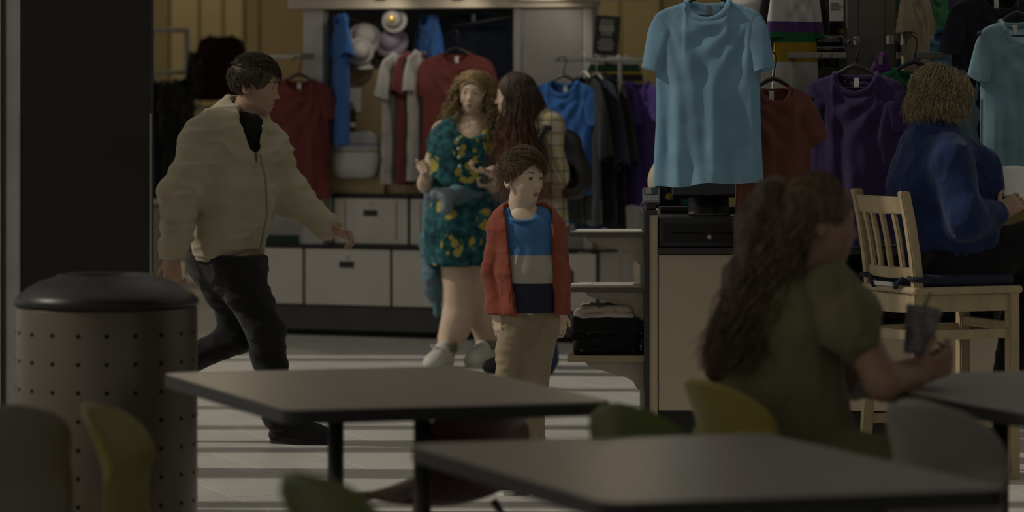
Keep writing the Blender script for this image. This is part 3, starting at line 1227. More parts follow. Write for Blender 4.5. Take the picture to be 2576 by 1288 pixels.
pt = thing('card_reader', 'small silver card reader with keypad on the counter post', 'card reader', P(1638, 528, DC + 0.04))
RM = Matrix.Translation(P(1638, 496, DC + 0.03)) @ Matrix.Rotation(math.radians(-28), 4, 'X')
M_silver = plain('card_reader_silver', (0.28, 0.28, 0.28), 0.4, 0.5, 0.3)
bm = bmesh.new()
add_box(bm, -0.036, 0.036, -0.012, 0.02, -0.028, 0.042, 0.008, RM, 3)
obj('housing', bm_mesh(bm, M_silver), pt)
bm = bmesh.new()
add_box(bm, -0.029, 0.029, -0.0135, -0.0122, 0.006, 0.038, 0, RM)
obj('bezel', bm_mesh(bm, plain('bezel_dark', (0.05, 0.055, 0.06), 0.3)), pt)
bm = bmesh.new()
add_box(bm, -0.024, 0.001, -0.0146, -0.0136, 0.008, 0.036, 0, RM)
obj('display', bm_mesh(bm, plain('display_pale', (0.35, 0.36, 0.36), 0.3)), pt)
bm = bmesh.new()
add_box(bm, 0.002, 0.024, -0.0146, -0.0136, 0.008, 0.036, 0, RM)
obj('display', bm_mesh(bm, plain('display_blue', (0.04, 0.10, 0.15), 0.3)), pt)
bm = bmesh.new()
add_box(bm, -0.0055, 0.0055, -0.0145, -0.012, -0.0028, 0.0028, 0.001, None, 1)
key_me = bm_mesh(bm, plain('key_grey', (0.40, 0.40, 0.39), 0.5))
for i in range(4):
    for j in range(3):
        k = obj('key', key_me, pt)
        k.matrix_basis = RM @ Matrix.Translation((-0.022 + 0.0146 * i, 0, -0.003 - 0.0078 * j))
box('stand', X(1626), X(1652), DC + 0.02, DC + 0.09, Z(528.5), Z(508), M_black, pt, 0.004)
box('cradle', X(1620), X(1657), DC + 0.015, DC + 0.08, Z(512), Z(505), M_black, pt, 0.003)
tube('cable', [P(1624, 503, DC + 0.02), P(1613, 512, DC + 0.015), P(1612, 520, DC + 0.015), P(1622, 527, DC + 0.02)], 0.0022, M_silver, pt)

# glass-topped display ledge behind the till
dl = thing('display_case', 'low dark display case with a bright top rail behind the till', 'display case', (X(1800), DC + 0.75, 0))
box('case', X(1660, 17.25), X(2090, 17.25), 17.25, 17.6, 0.0, Z(531, 17.25), M_charcoal, dl, 0.003)
box('top_rail', X(1660, 17.25), X(2090, 17.25), 17.235, 17.6, Z(531, 17.25) + 0.0005, Z(521, 17.25), M_black, dl, 0.002)
box('rail_trim', X(1660, 17.25), X(2090, 17.25), 17.232, 17.25, Z(521, 17.25) + 0.0005, Z(519, 17.25), M_steel, dl, 0.0005)

# black printed shirt lying behind the card reader
pm = NT('black_printed_jersey', 0.9, 0.15)
_v = pm.coord('Object', (1, 1, 1))
_vo = pm.n('ShaderNodeTexVoronoi', Scale=17.0)
pm.l(_v, _vo.inputs['Vector'])
_nz = pm.n('ShaderNodeTexNoise', Scale=7.0, Detail=2.0)
pm.l(_v, _nz.inputs['Vector'])
_c = pm.ramp(_nz.outputs[0], [(0.0, (0.02, 0.12, 0.05)), (0.47, (0.08, 0.02, 0.13)), (0.56, (0.22, 0.16, 0.02))], 'CONSTANT')
_f = pm.ramp(_vo.outputs['Distance'], [(0.0, (1, 1, 1)), (0.30, (0, 0, 0))], 'CONSTANT')
_mx = pm.n('ShaderNodeMix', _data_type='RGBA')
pm.l(_f, _mx.inputs[0])
_mx.inputs[6].default_value = (0.012, 0.012, 0.012, 1)
pm.l(_c, _mx.inputs[7])
pm.base(_mx.outputs[2])
fs = thing('printed_shirt', 'black shirt with green and purple print propped behind the card reader', 't-shirt', P(1700, 520, 17.3))
soft_obj('folded_cloth', [rc(P(1668, 500, 17.42), P(1735, 500, 17.42), 0.05, 0.05, flat=((0, 1, 0), 0.5)), rc(P(1670, 480, 17.42), P(1732, 470, 17.42), 0.05, 0.04, flat=((0, 1, 0), 0.5))], 0.008, pm.m, fs, fold=0.005, fscale=(20, 20, 20))

# ---- three side shelves with curved plywood brackets
M_shelf = plain('shelf_white_laminate', (0.52, 0.50, 0.45), 0.5)
M_shelf_edge = plain('shelf_edge_brown', (0.10, 0.085, 0.065), 0.6)
M_ply = plain('plywood_bracket', (0.34, 0.31, 0.25), 0.7, var=0.15, scale=8)
M_oak = wood('oak_shelf', (0.30, 0.235, 0.15), (3, 30, 30), 0.5)


def side_shelf(yt, y0, y1, xl, text, top, edge, br_y):
    t = thing('side_shelf', text, 'shelf', P(1525, y1, DC), 0, 'shelves on the side of the checkout counter')
    # boards with a slanted outer end
    z1, z0 = Z(y0), Z(y1)
    V = []
    for z in (z0, z1):
        V += [(X(xl), DC, z), (X(1620.6), DC, z), (X(1620.6), DC + 0.42, z), (X(xl) + 0.045, DC + 0.42, z)]
    Fc = [(3, 2, 1, 0), (4, 5, 6, 7), (0, 1, 5, 4), (1, 2, 6, 5), (2, 3, 7, 6), (3, 0, 4, 7)]
    me = bpy.data.meshes.new('m')
    me.from_pydata(V, [], Fc)
    me.materials.append(edge)
    me.materials.append(top)
    me.polygons[1].material_index = 1
    obj('board', me, t)
    tp = [(1472, y1), (1480, y1 + 10), (1520, y1 + 22), (1575, y1 + 38), (1592, y1 + 48), (1600, y1 + 62), (1606, y1 + 68), (1618.6, y1 + 71), (1618.6, y1)]
    V = [P(x, y + 0.3, DC + 0.06) for x, y in tp] + [Vector((v.x, v.y + 0.018, v.z)) for v in [P(x, y + 0.3, DC + 0.06) for x, y in tp]]
    n = len(tp)
    Fc = [tuple(range(n)), tuple(reversed(range(n, 2 * n)))] + [(i, n + i, n + (i + 1) % n, (i + 1) % n) for i in range(n)]
    for dy in (0, 0.28):
        me = bpy.data.meshes.new('m')
        me.from_pydata([(v.x, v.y + dy, v.z) for v in V], [], Fc)
        me.materials.append(M_ply)
        obj('bracket', me, t)
    return t


s1 = side_shelf(575, 585, 596, 1433, 'empty top side shelf with white board, below the card reader', M_shelf, M_shelf_edge, 0)
s2 = side_shelf(712, 723, 735, 1433, 'middle side shelf holding a sheet of paper', M_shelf, M_shelf_edge, 0)
s3 = side_shelf(885, 895, 911, 1427, 'lowest side shelf of bare oak with the folded clothes', M_oak, M_oak, 0)
label(box('paper_sheet', X(1440), X(1492), DC + 0.03, DC + 0.30, Z(723) + 0.001, Z(723) + 0.003, M_white, None, 0, None), 'loose white sheet of paper on the middle side shelf', 'paper')


def folded(name, x0, x1, y0, y1, d, dep, mat, text, cat, group, seed, parent=None, amp=0.006):
    """soft folded garment between photo columns x0..x1 and rows y0 (top) .. y1, front at distance d"""
    a, b = P(x0, y1, d), P(x1, y0, d)
    h = b.z - a.z
    r = h * 0.5
    zc = a.z + r
    pr = []
    nrow = max(3, int(dep / (r * 1.2)))
    for k in range(nrow):
        yy = d + r + (dep - 2 * r) * k / (nrow - 1)
        pr.append(rc((a.x + r, yy, zc), (b.x - r, yy, zc), r, r, k=0.02))
    pr.append(dict(t='fn', f=lambda Xx, Yy, Zz: np.maximum(np.maximum(np.abs(Xx - (a.x + b.x) / 2) - (b.x - a.x) / 2 + r * 0.6, np.abs(Yy - d - dep / 2) - dep / 2 + r * 0.6), np.abs(Zz - zc) - r * 0.85), k=0.01, op='add2'))
    o = None
    V, Q = soft([q for q in pr if q['op'] == 'add'], 0.007, 0, smooth=1)
    nr = vnormals(V, Q)
    V = V + nr * (amp * (vnoise(V * A3((11, 11, 30)), seed) + 0.6 * vnoise(V * A3((30, 30, 60)), seed + 3)))[:, None]
    V[:, 2] = np.clip(V[:, 2], a.z - 0.001, None)
    o = obj(name, np_mesh(V, Q, mat), parent)
    if parent is None:
        label(o, text, cat, group)
    return o


M_bk = cloth('black_jersey', (0.0085, 0.0085, 0.0085))
M_bkp = NT('black_jersey_gold_print', 0.92, 0.15)
_v = M_bkp.coord('Object', (30, 30, 60))
_n = M_bkp.n('ShaderNodeTexNoise', Scale=1.3, Detail=2.0)
M_bkp.l(_v, _n.inputs['Vector'])
M_bkp.base(M_bkp.ramp(_n.outputs[0], [(0.0, (0.0085, 0.0085, 0.0085)), (0.70, (0.25, 0.17, 0.02)), (0.76, (0.02, 0.10, 0.05))], 'CONSTANT'))
M_bkp = M_bkp.m
M_cream = cloth('cream_knit', (0.42, 0.37, 0.32))
M_creamp = NT('cream_printed', 0.92, 0.15)
_v = M_creamp.coord('Object', (24, 24, 50))
_n = M_creamp.n('ShaderNodeTexNoise', Scale=1.3, Detail=2.0)
M_creamp.l(_v, _n.inputs['Vector'])
M_creamp.base(M_creamp.ramp(_n.outputs[0], [(0.0, (0.36, 0.30, 0.25)), (0.62, (0.20, 0.11, 0.06)), (0.70, (0.06, 0.09, 0.05))], 'CONSTANT'))
M_creamp = M_creamp.m
GF = 'folded clothes on the lowest side shelf'
for k, (xa, xb, ya, yb, mt, tx) in enumerate((
        (1446, 1612, 873, 895, M_bkp, 'bottom folded black shirt in the pile on the oak shelf'),
        (1447, 1614, 853, 876, M_bk, 'folded black shirt second from the bottom of the pile'),
        (1438, 1612, 834, 856, M_bkp, 'folded black shirt with gold print in the middle of the pile'),
        (1437, 1613, 817, 838, M_bk, 'folded black shirt second from the top of the black pile'),
        (1440, 1610, 799, 821, M_bk, 'topmost folded black shirt, under the cream garment'),
        (1450, 1598, 786, 804, M_cream, 'folded cream garment lying on the black shirts'),
        (1462, 1590, 772, 790, M_creamp, 'cream garment with brown pattern on top of the folded pile'))):
    folded('folded_shirt', xa, xb, ya, yb, DC + 0.03 + 0.004 * (k % 3), 0.33, mt, tx, 'folded clothes', GF, 20 + k)

# ================================================================ near kiosk: racks, panel, hanging clothes
rk = thing('kiosk_rack', 'grey metal upright panel with side rails at the near kiosk', 'clothes rack', (X(2190, 17.0), 17.1, 0))
box('upright_panel', X(2130, 17.0), X(2254, 17.0), 17.0, 17.06, 0.0, 2.6, M_greymetal, rk, 0.004)
for xs in (2158, 2225):
    box('slot_strip', X(xs, 17), X(xs + 3, 17), 16.9985, 17.0, 1.2, 2.2, M_black, rk, 0)
box('rail', X(1946, 16.95), X(2130, 16.95), 16.95, 16.98, Z(147, 16.95), Z(131, 16.95), plain('rail_grey_steel', (0.19, 0.175, 0.15), 0.4, 0.5, 0.5), rk, 0.002)
box('rail', X(2256, 16.95), X(2382, 16.95), 16.95, 16.98, Z(148, 16.95), Z(131, 16.95), plain('rail_grey_steel', (0.19, 0.175, 0.15), 0.4, 0.5, 0.5), rk, 0.002)
for xs, ys in ((2154, 102), (2240, 100), (2211, 152)):
    box('peg', X(xs, 16.8), X(xs, 16.8) + 0.014, 16.78, 17.0, Z(ys + 11, 16.8), Z(ys - 11, 16.8), plain('peg_grey', (0.17, 0.16, 0.135), 0.5), rk, 0.002)

C_lb = cloth('light_blue_jersey', (0.28, 0.48, 0.62), 0.40)
C_mar = cloth('maroon_jersey', (0.15, 0.055, 0.042), 0.1)
C_pur = cloth('deep_purple_jersey', (0.040, 0.025, 0.080), 0.1)
C_grn = cloth('bottle_green_jersey', (0.018, 0.10, 0.050), 0.1)
C_navy = cloth('near_black_navy_jersey', (0.010, 0.012, 0.018))
C_pale = cloth('pale_blue_jersey', (0.24, 0.38, 0.44), 0.38)
C_blue = cloth('royal_blue_jersey', (0.035, 0.12, 0.36), 0.1)
C_maroon2 = cloth('brick_red_jersey', (0.155, 0.042, 0.036), 0.1)
C_wht = cloth('white_jersey', (0.46, 0.445, 0.42), 0.2)
C_dnavy = cloth('dark_navy_jersey', (0.020, 0.026, 0.042))
C_char = cloth('charcoal_jersey', (0.022, 0.022, 0.023))
C_purb = cloth('bright_purple_jersey', (0.075, 0.042, 0.20), 0.1)
C_tan = cloth('tan_jersey', (0.30, 0.24, 0.16), 0.2)
C_tie = cloth('blue_wash_jersey', (0.07, 0.18, 0.30), 0.2, var=0.5)

tshirt(P(1781, 4, 16.15), -14, 0.45, 0.745, C_lb, 'large light blue t-shirt hanging above the till monitor', G1, 3, True if False else M_tagk, sl_len=0.235, sl_ang=80, fold=0.018, hang=('black hanger inside the large light blue t-shirt',))
tshirt(P(1946, 219, 16.30), 24, 0.36, 0.66, C_mar, 'rust red t-shirt hanging behind the sleeve of the light blue one', G1, 5, sl_len=0.19, sl_ang=66, neck=0.075, drop=0.07, hang=('black hanger of the rust red t-shirt below the grey rail',))
tshirt(P(2153, 186, 16.50), -14, 0.41, 0.71, C_pur, 'dark purple t-shirt hanging from the grey upright panel', G1, 9, sl_len=0.20, sl_ang=84, drop=0.082, fold=0.017, hang=('black hanger of the dark purple t-shirt',))
tshirt(P(2300, 176, 16.75), 10, 0.46, 0.70, C_grn, 'bottle green t-shirt hanging behind the short-haired woman', G1, 11, hang=('black hanger of the bottle green t-shirt',))
tshirt(P(2512, -12, 16.75), 22, 0.46, 0.78, C_navy, 'near-black t-shirt hanging between the short-haired woman and the pale blue shirt', G1, 13, sl_ang=75, hang=('black hanger of the near-black t-shirt',))
tshirt(P(2560, 54, 16.15), 24, 0.36, 0.70, C_pale, 'pale blue t-shirt hanging at the right edge of the photo', G1, 15, sl_len=0.20, sl_ang=76, neck=0.075, drop=0.10, hang=('dark hanger of the pale blue t-shirt at the right edge',))
tshirt(P(2352, 70, 17.25), 38, 0.42, 0.62, C_tie, 'washed blue t-shirt hanging turned sideways above the right rail', G1, 17, thick=0.022, fold=0.008)
tshirt(P(2303, -60, 17.05), 72, 0.46, 0.50, C_tan, 'tan t-shirt hanging edge-on beside the grey upright panel', G1, 19, thick=0.022, fold=0.008)
tshirt(P(2345, -40, 17.45), 60, 0.42, 0.55, cloth('mint_green_jersey', (0.035, 0.17, 0.075), 0.2), 'mint green t-shirt hanging behind the tan one', G1, 21, thick=0.022, fold=0.008)
tshirt(P(2378, -60, 17.6), 50, 0.42, 0.62, C_pur, 'purple t-shirt hanging behind the washed blue one', G1, 23, thick=0.022, fold=0.008)
stripe = bands('rugby_stripes', [(-0.6, (0.42, 0.41, 0.38)), (-0.135, (0.25, 0.15, 0.03)), (-0.10, (0.03, 0.10, 0.05)), (-0.04, (0.07, 0.04, 0.10)), (0.1, (0.03, 0.10, 0.05))])
tshirt(P(2262, -28, 17.3), 78, 0.44, 0.40, stripe, 'shirt with gold green and purple stripes beside the upright panel', G1, 25, tag=False, thick=0.022, fold=0.008)
mardi = bands('white_purple_green_gold', [(-0.75, (0.42, 0.41, 0.38)), (-0.385, (0.30, 0.19, 0.02)), (-0.30, (0.015, 0.11, 0.04)), (-0.255, (0.075, 0.035, 0.13)), (-0.21, (0.46, 0.45, 0.43))])
tshirt(P(2000, -68, 17.05), 52, 0.30, 0.56, mardi, 'white shirt with purple green and gold bands above the grey rail', G1, 27, tag=False, sl_len=0.26, sl_ang=80, flare=0.15, thick=0.022, fold=0.008)
tshirt(P(2018, -70, 17.35), 35, 0.40, 0.42, C_bk if False else cloth('black_shirt_cloth', (0.010, 0.010, 0.010)), 'black shirt hanging behind the banded white shirt', G1, 29, tag=False)
tshirt(P(2425, 190, 16.62), 55, 0.42, 0.55, cloth('slate_teal_jersey', (0.10, 0.17, 0.19), 0.2), 'slate teal t-shirt hanging beyond the face of the short-haired woman', G1, 31, flare=0.3, thick=0.022, fold=0.008)
tshirt(P(2434, 175, 16.9), 60, 0.40, 0.30, cloth('leaf_green_jersey', (0.02, 0.13, 0.045), 0.2), 'leaf green top hanging beside the slate teal one', G1, 33, tag=False, thick=0.022, fold=0.008)

# white display torso behind the light blue shirt
mq = thing('display_torso', 'white display torso standing behind the light blue t-shirt', 'mannequin', P(1905, 240, 17.35))
M_mq = plain('mannequin_white', (0.55, 0.54, 0.50), 0.4, 0.4)
q = lambda x, y: P(x, y, 17.4)
soft_obj('torso', [el(q(1905, -25), (0.13, 0.085, 0.10), k=0.05), rc(q(1905, 10), q(1905, 55), 0.105, 0.055, k=0.05), rc(q(1907, 75), q(1908, 112), 0.08, 0.09, k=0.04)], 0.010, M_mq, mq)
soft_obj('stand', [rc(q(1908, 118), q(1908, 128), 0.085, 0.085), rc(q(1908, 130), q(1908, 440), 0.02, 0.02)], 0.012, M_mq, mq)
tshirt(P(1948, 112, 17.3), 55, 0.24, 0.42, C_wht, 'white t-shirt hanging behind the rust red one', G1, 35, tag=False, thick=0.022, fold=0.008)
mq2 = thing('display_hips', 'cream display form behind the card reader', 'mannequin', P(1672, 520, 17.45))
q = lambda x, y: P(x, y, 17.5)
soft_obj('form', [el(q(1682, 462), (0.085, 0.08, 0.09), k=0.04), rc(q(1686, 400), q(1684, 440), 0.06, 0.08, k=0.05), rc(q(1683, 470), q(1683, 522), 0.07, 0.065, k=0.04)], 0.010, plain('mannequin_cream', (0.45, 0.38, 0.28), 0.5), mq2)

# shelf of wrapped clothes left of the upright panel
sh = thing('stock_shelf', 'glass shelf of packed clothes left of the grey upright panel', 'shelf', (X(2085, 17.3), 17.5, 1.6))
box('board', X(2035, 17.2), X(2132, 17.2), 17.2, 17.6, Z(131, 17.2) - 0.012, Z(131, 17.2), plain('shelf_glass', (0.10, 0.11, 0.10), 0.2, 0.5), sh, 0.002)
box('upper_board', X(1935, 17.45), X(2132, 17.45), 17.45, 17.7, Z(88, 17.45) - 0.01, Z(88, 17.45), plain('shelf_glass', (0.10, 0.11, 0.10), 0.2, 0.5), sh, 0.002)
box('backing', X(1930, 17.75), X(2300, 17.75), 17.75, 17.78, 0.3, 2.6, plain('slatwall_dark', (0.06, 0.055, 0.045), 0.7), sh, 0.002)
M_wrap = plain('black_in_plastic_wrap', (0.014, 0.014, 0.015), 0.18, 0.7, bump=0.6, bscale=40)
M_ww = plain('white_bundle', (0.40, 0.37, 0.34), 0.5, bump=0.5, bscale=25)
M_gold = plain('gold_bundle', (0.30, 0.19, 0.04), 0.5, bump=0.5, bscale=25)
GP = 'packed clothes on the shelf beside the upright panel'
for k, (xa, xb, ya, yb, d, mt, tx) in enumerate((
        (2042, 2130, 117, 131, 17.22, M_wrap, 'flat black wrapped garment lying on the lower shelf'),
        (2040, 2130, 86, 117, 17.24, M_wrap, 'thick black wrapped garment on top of another black pack'),
        (2036, 2066, 66, 87, 17.47, M_ww, 'lower white rolled bundle beside the banded shirt'),
        (2036, 2068, 41, 66, 17.47, M_ww, 'upper white rolled bundle beside the banded shirt'),
        (2036, 2068, 15, 41, 17.47, M_wrap, 'dark folded pack above the white bundles'),
        (2068, 2100, 62, 87, 17.47, M_ww, 'white and gold bundle below the hanging poster'),
        (2098, 2126, 58, 87, 17.47, M_gold, 'gold bundle next to the upright panel'),
        (1945, 1985, 60, 87, 17.47, M_bkp, 'green and gold folded shirt left of the banded shirt'),
        (1945, 1982, 32, 60, 17.47, M_gold, 'gold folded shirt left of the banded shirt'),
        (1942, 1986, 4, 32, 17.47, M_wrap, 'dark folded shirt at the top left of the banded shirt'))):
    folded('packed_garment', xa, xb, ya, yb, d, 0.2, mt, tx, 'packed clothes', GP, 50 + k, amp=0.004)
pcl = thing('hanging_cloth', 'small crumpled purple cloth hung from the middle peg of the upright panel', 'cloth', P(2215, 170, 16.85))
soft_obj('cloth', [rc(P(2212, 150, 16.86), P(2224, 140, 16.86), 0.012, 0.014, 0.02), rc(P(2215, 150, 16.86), P(2204, 182, 16.85), 0.014, 0.030, 0.03, ((0, 1, 0), 0.6)), rc(P(2222, 145, 16.86), P(2230, 184, 16.86), 0.014, 0.028, 0.03, ((0, 1, 0), 0.6))], 0.006, cloth('violet_satin', (0.10, 0.03, 0.16)), pcl, 0.006, (40, 40, 20))
po = thing('poster', 'white printed sheet in a clear sleeve above the gold bundles', 'poster', P(2102, 20, 17.3))
box('sheet', X(2086, 17.3), X(2122, 17.3), 17.3, 17.304, Z(53, 17.3), Z(-40, 17.3), M_white, po, 0.001)
for k in range(5):
    box('printed_line', X(2090, 17.3), X(2110 + 6 * (k % 3), 17.3), 17.2985, 17.2998, Z(10 + 4 * k, 17.3), Z(8 + 4 * k, 17.3), M_charcoal, po, 0)
for xh, yh, tx in ((2070, 142, 'bare black wire hanger on the grey rail, left one'), (2096, 142, 'bare black wire hanger on the grey rail, right one')):
    hanger(P(xh, yh + 80, 16.965), math.radians(70), tx, group='bare hangers on the rail', r=0.003)

# ================================================================ kiosk behind, standing askew (left end farther away)
KY = math.radians(24.0)
KT = math.tan(KY)
K0 = Vector(((870 - CX) / 417.5, 23.95, 0))


def KX(x, v=0.0):
    """world point on the kiosk front plane (pushed back by v) under photo column x"""
    n = Vector((math.sin(KY), math.cos(KY), 0))
    o = K0 + n * v
    a = (x - CX) / F
    xx = a * (o.y + o.x * KT) / (1 + a * KT)
    return Vector((xx, o.y - (xx - o.x) * KT, 0))


def KU(x, v=0.0):
    return (KX(x, v) - K0).dot(Vector((math.cos(KY), -math.sin(KY), 0)))


def KZ(x, y, v=0.0):
    return CH - (y - HY) * KX(x, v).y / F


KM = Matrix.Translation(K0) @ Matrix.Rotation(-KY, 4, 'Z')


def kp(x, y, v=0.0):
    p = KX(x, v)
    p.z = KZ(x, y, v)
    return p


def kbox(name, xa, xb, z0, z1, v0, v1, mat, parent=None, bevel=0.004, vref=None):
    """box in kiosk directions; columns xa..xb taken on the plane vref (default its front v0)"""
    r = v0 if vref is None else vref
    return box(name, KU(xa, r), KU(xb, r), v0, v1, z0, z1, mat, parent, bevel, KM)


M_cab = plain('cabinet_putty', (0.52, 0.485, 0.43), 0.5, 0.35, var=0.04)
M_cabk = plain('cabinet_edge_black', (0.020, 0.020, 0.018), 0.5)
M_post = plain('kiosk_post_white', (0.34, 0.325, 0.30), 0.5)
M_kdark = plain('kiosk_inside_black', (0.012, 0.011, 0.010), 0.8)
zc1 = KZ(870, 622)      # lower cabinets top
zc2 = KZ(930, 494, 0.12)      # upper cabinets top
zb = KZ(870, 770)       # bottom of the drawer fronts


def cabinet(xa, xb, za, zt, v0, text, group, slot=None, lock=None, grooves=()):
    t = thing('storage_cabinet', text, 'cabinet', KX((xa + xb) / 2, v0 + 0.25), -KY, group)
    t.location.z = za
    kbox('body', xa, xb, za, zt, v0 + 0.02, v0 + 0.5, M_cabk, t, 0.002, v0)
    dr = kbox('door', xa + 2.5, xb - 2.5, za + 0.006, zt - 0.012, v0, v0 + 0.019, M_cab, t, 0.003)
    if slot:
        kbox('label_slot', slot[0], slot[1], KZ(slot[0], slot[3], v0), KZ(slot[0], slot[2], v0), v0 - 0.004, v0 - 0.0005, M_cabk, dr, 0.001)
    if lock:
        c = kp(lock[0], lock[1], v0 - 0.006)
        bm = bmesh.new()
        bmesh.ops.create_cone(bm, cap_ends=True, segments=12, radius1=0.009, radius2=0.009, depth=0.008, matrix=Matrix.Translation(c) @ Matrix.Rotation(-KY, 4, 'Z') @ Matrix.Rotation(math.pi / 2, 4, 'X'))
        obj('lock', bm_mesh(bm, M_steel), dr)
    for g in grooves:
        kbox('groove', g - 1, g + 1, za + 0.03, zt - 0.03, v0 - 0.002, v0 - 0.0003, M_charcoal, dr, 0)
    return t


GC = 'putty cabinets of the kiosk behind'
cabinet(560, 763, zb, zc1, 0.0, 'lower putty cabinet behind the walking man', GC)
cabinet(765, 983, zb, zc1, 0.0, 'lower putty cabinet with label slot right of the walking man', GC, (853, 890, 657, 673), (873, 646))
cabinet(985, 1200, zb, zc1, 0.0, 'lower putty cabinet behind the woman in the floral outfit', GC, (1085, 1120, 663, 680))
cabinet(1202, 1420, zb, zc1, 0.0, 'lower putty cabinet hidden behind the boy', GC)
cabinet(1422, 1500, zb, zc1, 0.0, 'narrow lower putty cabinet right of the boy', GC, (1431, 1442, 680, 715))
cabinet(806, 836, zc1 + 0.012, zc2, 0.12, 'narrow upper putty filler cabinet above the label-slot drawer', GC)
cabinet(838, 1027, zc1 + 0.012, zc2, 0.12, 'upper putty cabinet with label slot below the cartons', GC, (914, 949, 528, 543), (931, 515), (868, 997))
cabinet(1030, 1230, zc1 + 0.012, zc2, 0.12, 'upper putty cabinet left of the floral outfit', GC, None, None, (1058, 1190))
cabinet(1232, 1420, zc1 + 0.012, zc2, 0.12, 'upper putty cabinet behind the boy', GC)
label(kbox('cabinet_top', 560, 1500, zc1 + 0.0005, zc1 + 0.0115, -0.01, 0.6, M_cabk, None, 0.002), 'thin black top over the lower putty cabinets', 'worktop')
label(kbox('cabinet_top', 803, 1425, zc2 + 0.0005, zc2 + 0.014, 0.11, 0.62, M_cabk, None, 0.002, 0.12), 'thin black top over the upper putty cabinets', 'worktop')
pl = thing('kiosk_plinth', 'dark grey plinth under the putty cabinets', 'plinth', KX(1000, 0.2))
kbox('plinth_board', 560, 1500, KZ(870, 832), zb - 0.001, 0.015, 0.5, plain('plinth_grey', (0.055, 0.055, 0.050), 0.6), pl, 0.004, 0.0)
kbox('recess', 560, 1500, 0.0, KZ(870, 832) - 0.0005, 0.06, 0.5, M_kdark, pl, 0.0, 0.0)
# rounded end cabinet right of the boy
ec = thing('end_cabinet', 'rounded putty end cabinet with dark top, right of the boy', 'cabinet', KX(1530, 0.25), -KY)
c = KX(1500, 0.28)
n = 14
for nm, z0_, z1_, mt, rad in (('body', zb, zc1 - 0.004, M_cab, 0.28), ('top', zc1 - 0.003, zc1 + 0.012, M_cabk, 0.295), ('plinth', 0.0, zb - 0.001, M_plinth, 0.25)):
    V = [Vector((0, -rad, z0_)), Vector((0, rad, z0_)), Vector((0, -rad, z1_)), Vector((0, rad, z1_))]
    lo_, hi_ = [], []
    for k in range(n + 1):
        a = -math.pi / 2 + math.pi * k / n
        lo_.append(Vector((math.cos(a) * rad * 0.75, math.sin(a) * rad, z0_)))
        hi_.append(Vector((math.cos(a) * rad * 0.75, math.sin(a) * rad, z1_)))
    V = lo_ + hi_
    m_ = n + 1
    Fc = [tuple(reversed(range(m_))), tuple(range(m_, 2 * m_))] + [(i, (i + 1) % m_, m_ + (i + 1) % m_, m_ + i) for i in range(m_)]
    T = Matrix.Translation(c) @ Matrix.Rotation(-KY, 4, 'Z')
    me = bpy.data.meshes.new('m')
    me.from_pydata([tuple(T @ v) for v in V], [], Fc)
    me.materials.append(mt)
    obj(nm, me, ec)
# counter block behind the man at far left of the kiosk
gb = thing('glass_showcase', 'small glazed showcase left of the upper cabinets, behind the walking man', 'showcase', KX(700, 0.3), -KY)
kbox('back_board', 600, 800, zc1 + 0.012, zc1 + 0.26, 0.4, 0.42, M_post, gb, 0.002, 0.2)
kbox('frame_post', 757, 800, zc1 + 0.012, zc2 + 0.01, 0.10, 0.40, M_post, gb, 0.003, 0.12)
kbox('green_base', 600, 755, zc1 + 0.012, zc1 + 0.05, 0.12, 0.38, plain('dark_green_felt', (0.02, 0.05, 0.04), 0.8), gb, 0.003, 0.12)

# canopy, posts, side panel
ca = thing('kiosk_canopy', 'cream canopy edge across the top of the kiosk behind', 'canopy', kp(1150, 20, 0.1))
zca = KZ(1100, 21, 0.0)
kbox('canopy_edge', 722, 1492, zca, zca + 0.22, -0.02, 0.10, plain('canopy_cream', (0.42, 0.37, 0.28), 0.6), ca, 0.01)
kbox('canopy_board', 1300, 1634, zca + 0.035, zca + 0.25, -0.1, -0.03, plain('canopy_cream', (0.42, 0.37, 0.28), 0.6), ca, 0.01)
kbox('canopy_roof', 722, 1500, zca + 0.10, zca + 0.20, 0.10, 0.30, plain('canopy_grey', (0.20, 0.19, 0.17), 0.7), ca, 0.01, 0.0)
for xs in (957, 1152, 1367):
    lathe('spotlight', [(0.0, -0.02), (0.03, -0.02), (0.035, 0.0), (0.035, 0.05)], M_black, ca, 16, kp(xs, -8, -0.05))
    ld = bpy.data.lights.new('kiosk_spotlight', 'SPOT')
    ld.energy = 3.0
    ld.spot_size = 1.9
    ld.spot_blend = 0.8
    ld.shadow_soft_size = 0.04
    ld.color = (1.0, 0.90, 0.76)
    lo = bpy.data.objects.new('kiosk_spotlight', ld)
    COL.objects.link(lo)
    lo.location = kp(xs, -8, -0.30)
    lo.rotation_euler = (Vector(lo.location) - kp(xs, 230, 0.35)).to_track_quat('Z', 'Y').to_euler()
zpt = zca - 0.001
ps = thing('kiosk_post', 'pale post at the left end of the kiosk behind', 'post', KX(788, 0.1), -KY)
kbox('post', 762, 812, zc1 + 0.013, zpt, 0.02, 0.10, M_post, ps, 0.004)
ps2 = thing('kiosk_screen', 'broad pale side panel of the kiosk behind, beyond the red-haired woman', 'panel', KX(1400, 0.1), -KY)
kbox('panel', 1309, 1466, zc1 + 0.013, zpt, 0.05, 0.09, plain('kiosk_panel_pale', (0.20, 0.193, 0.177), 0.55), ps2, 0.004)
kbox('panel_edge', 1466, 1490, zc1 + 0.013, zpt, 0.03, 0.12, M_post, ps2, 0.004)
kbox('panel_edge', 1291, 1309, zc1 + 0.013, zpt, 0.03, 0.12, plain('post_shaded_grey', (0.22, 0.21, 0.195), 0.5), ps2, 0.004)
kb = thing('kiosk_backdrop', 'black back wall inside the kiosk behind the hanging shirts', 'panel', KX(1050, 1.0), -KY)
kbox('back_board', 800, 1310, zc1 + 0.013, zca + 0.1, 0.95, 0.98, M_kdark, kb, 0.002)
kr = thing('hanging_rail', 'thin grey rail slanting across the top inside the kiosk behind', 'rail', kp(1150, 60, 0.4))
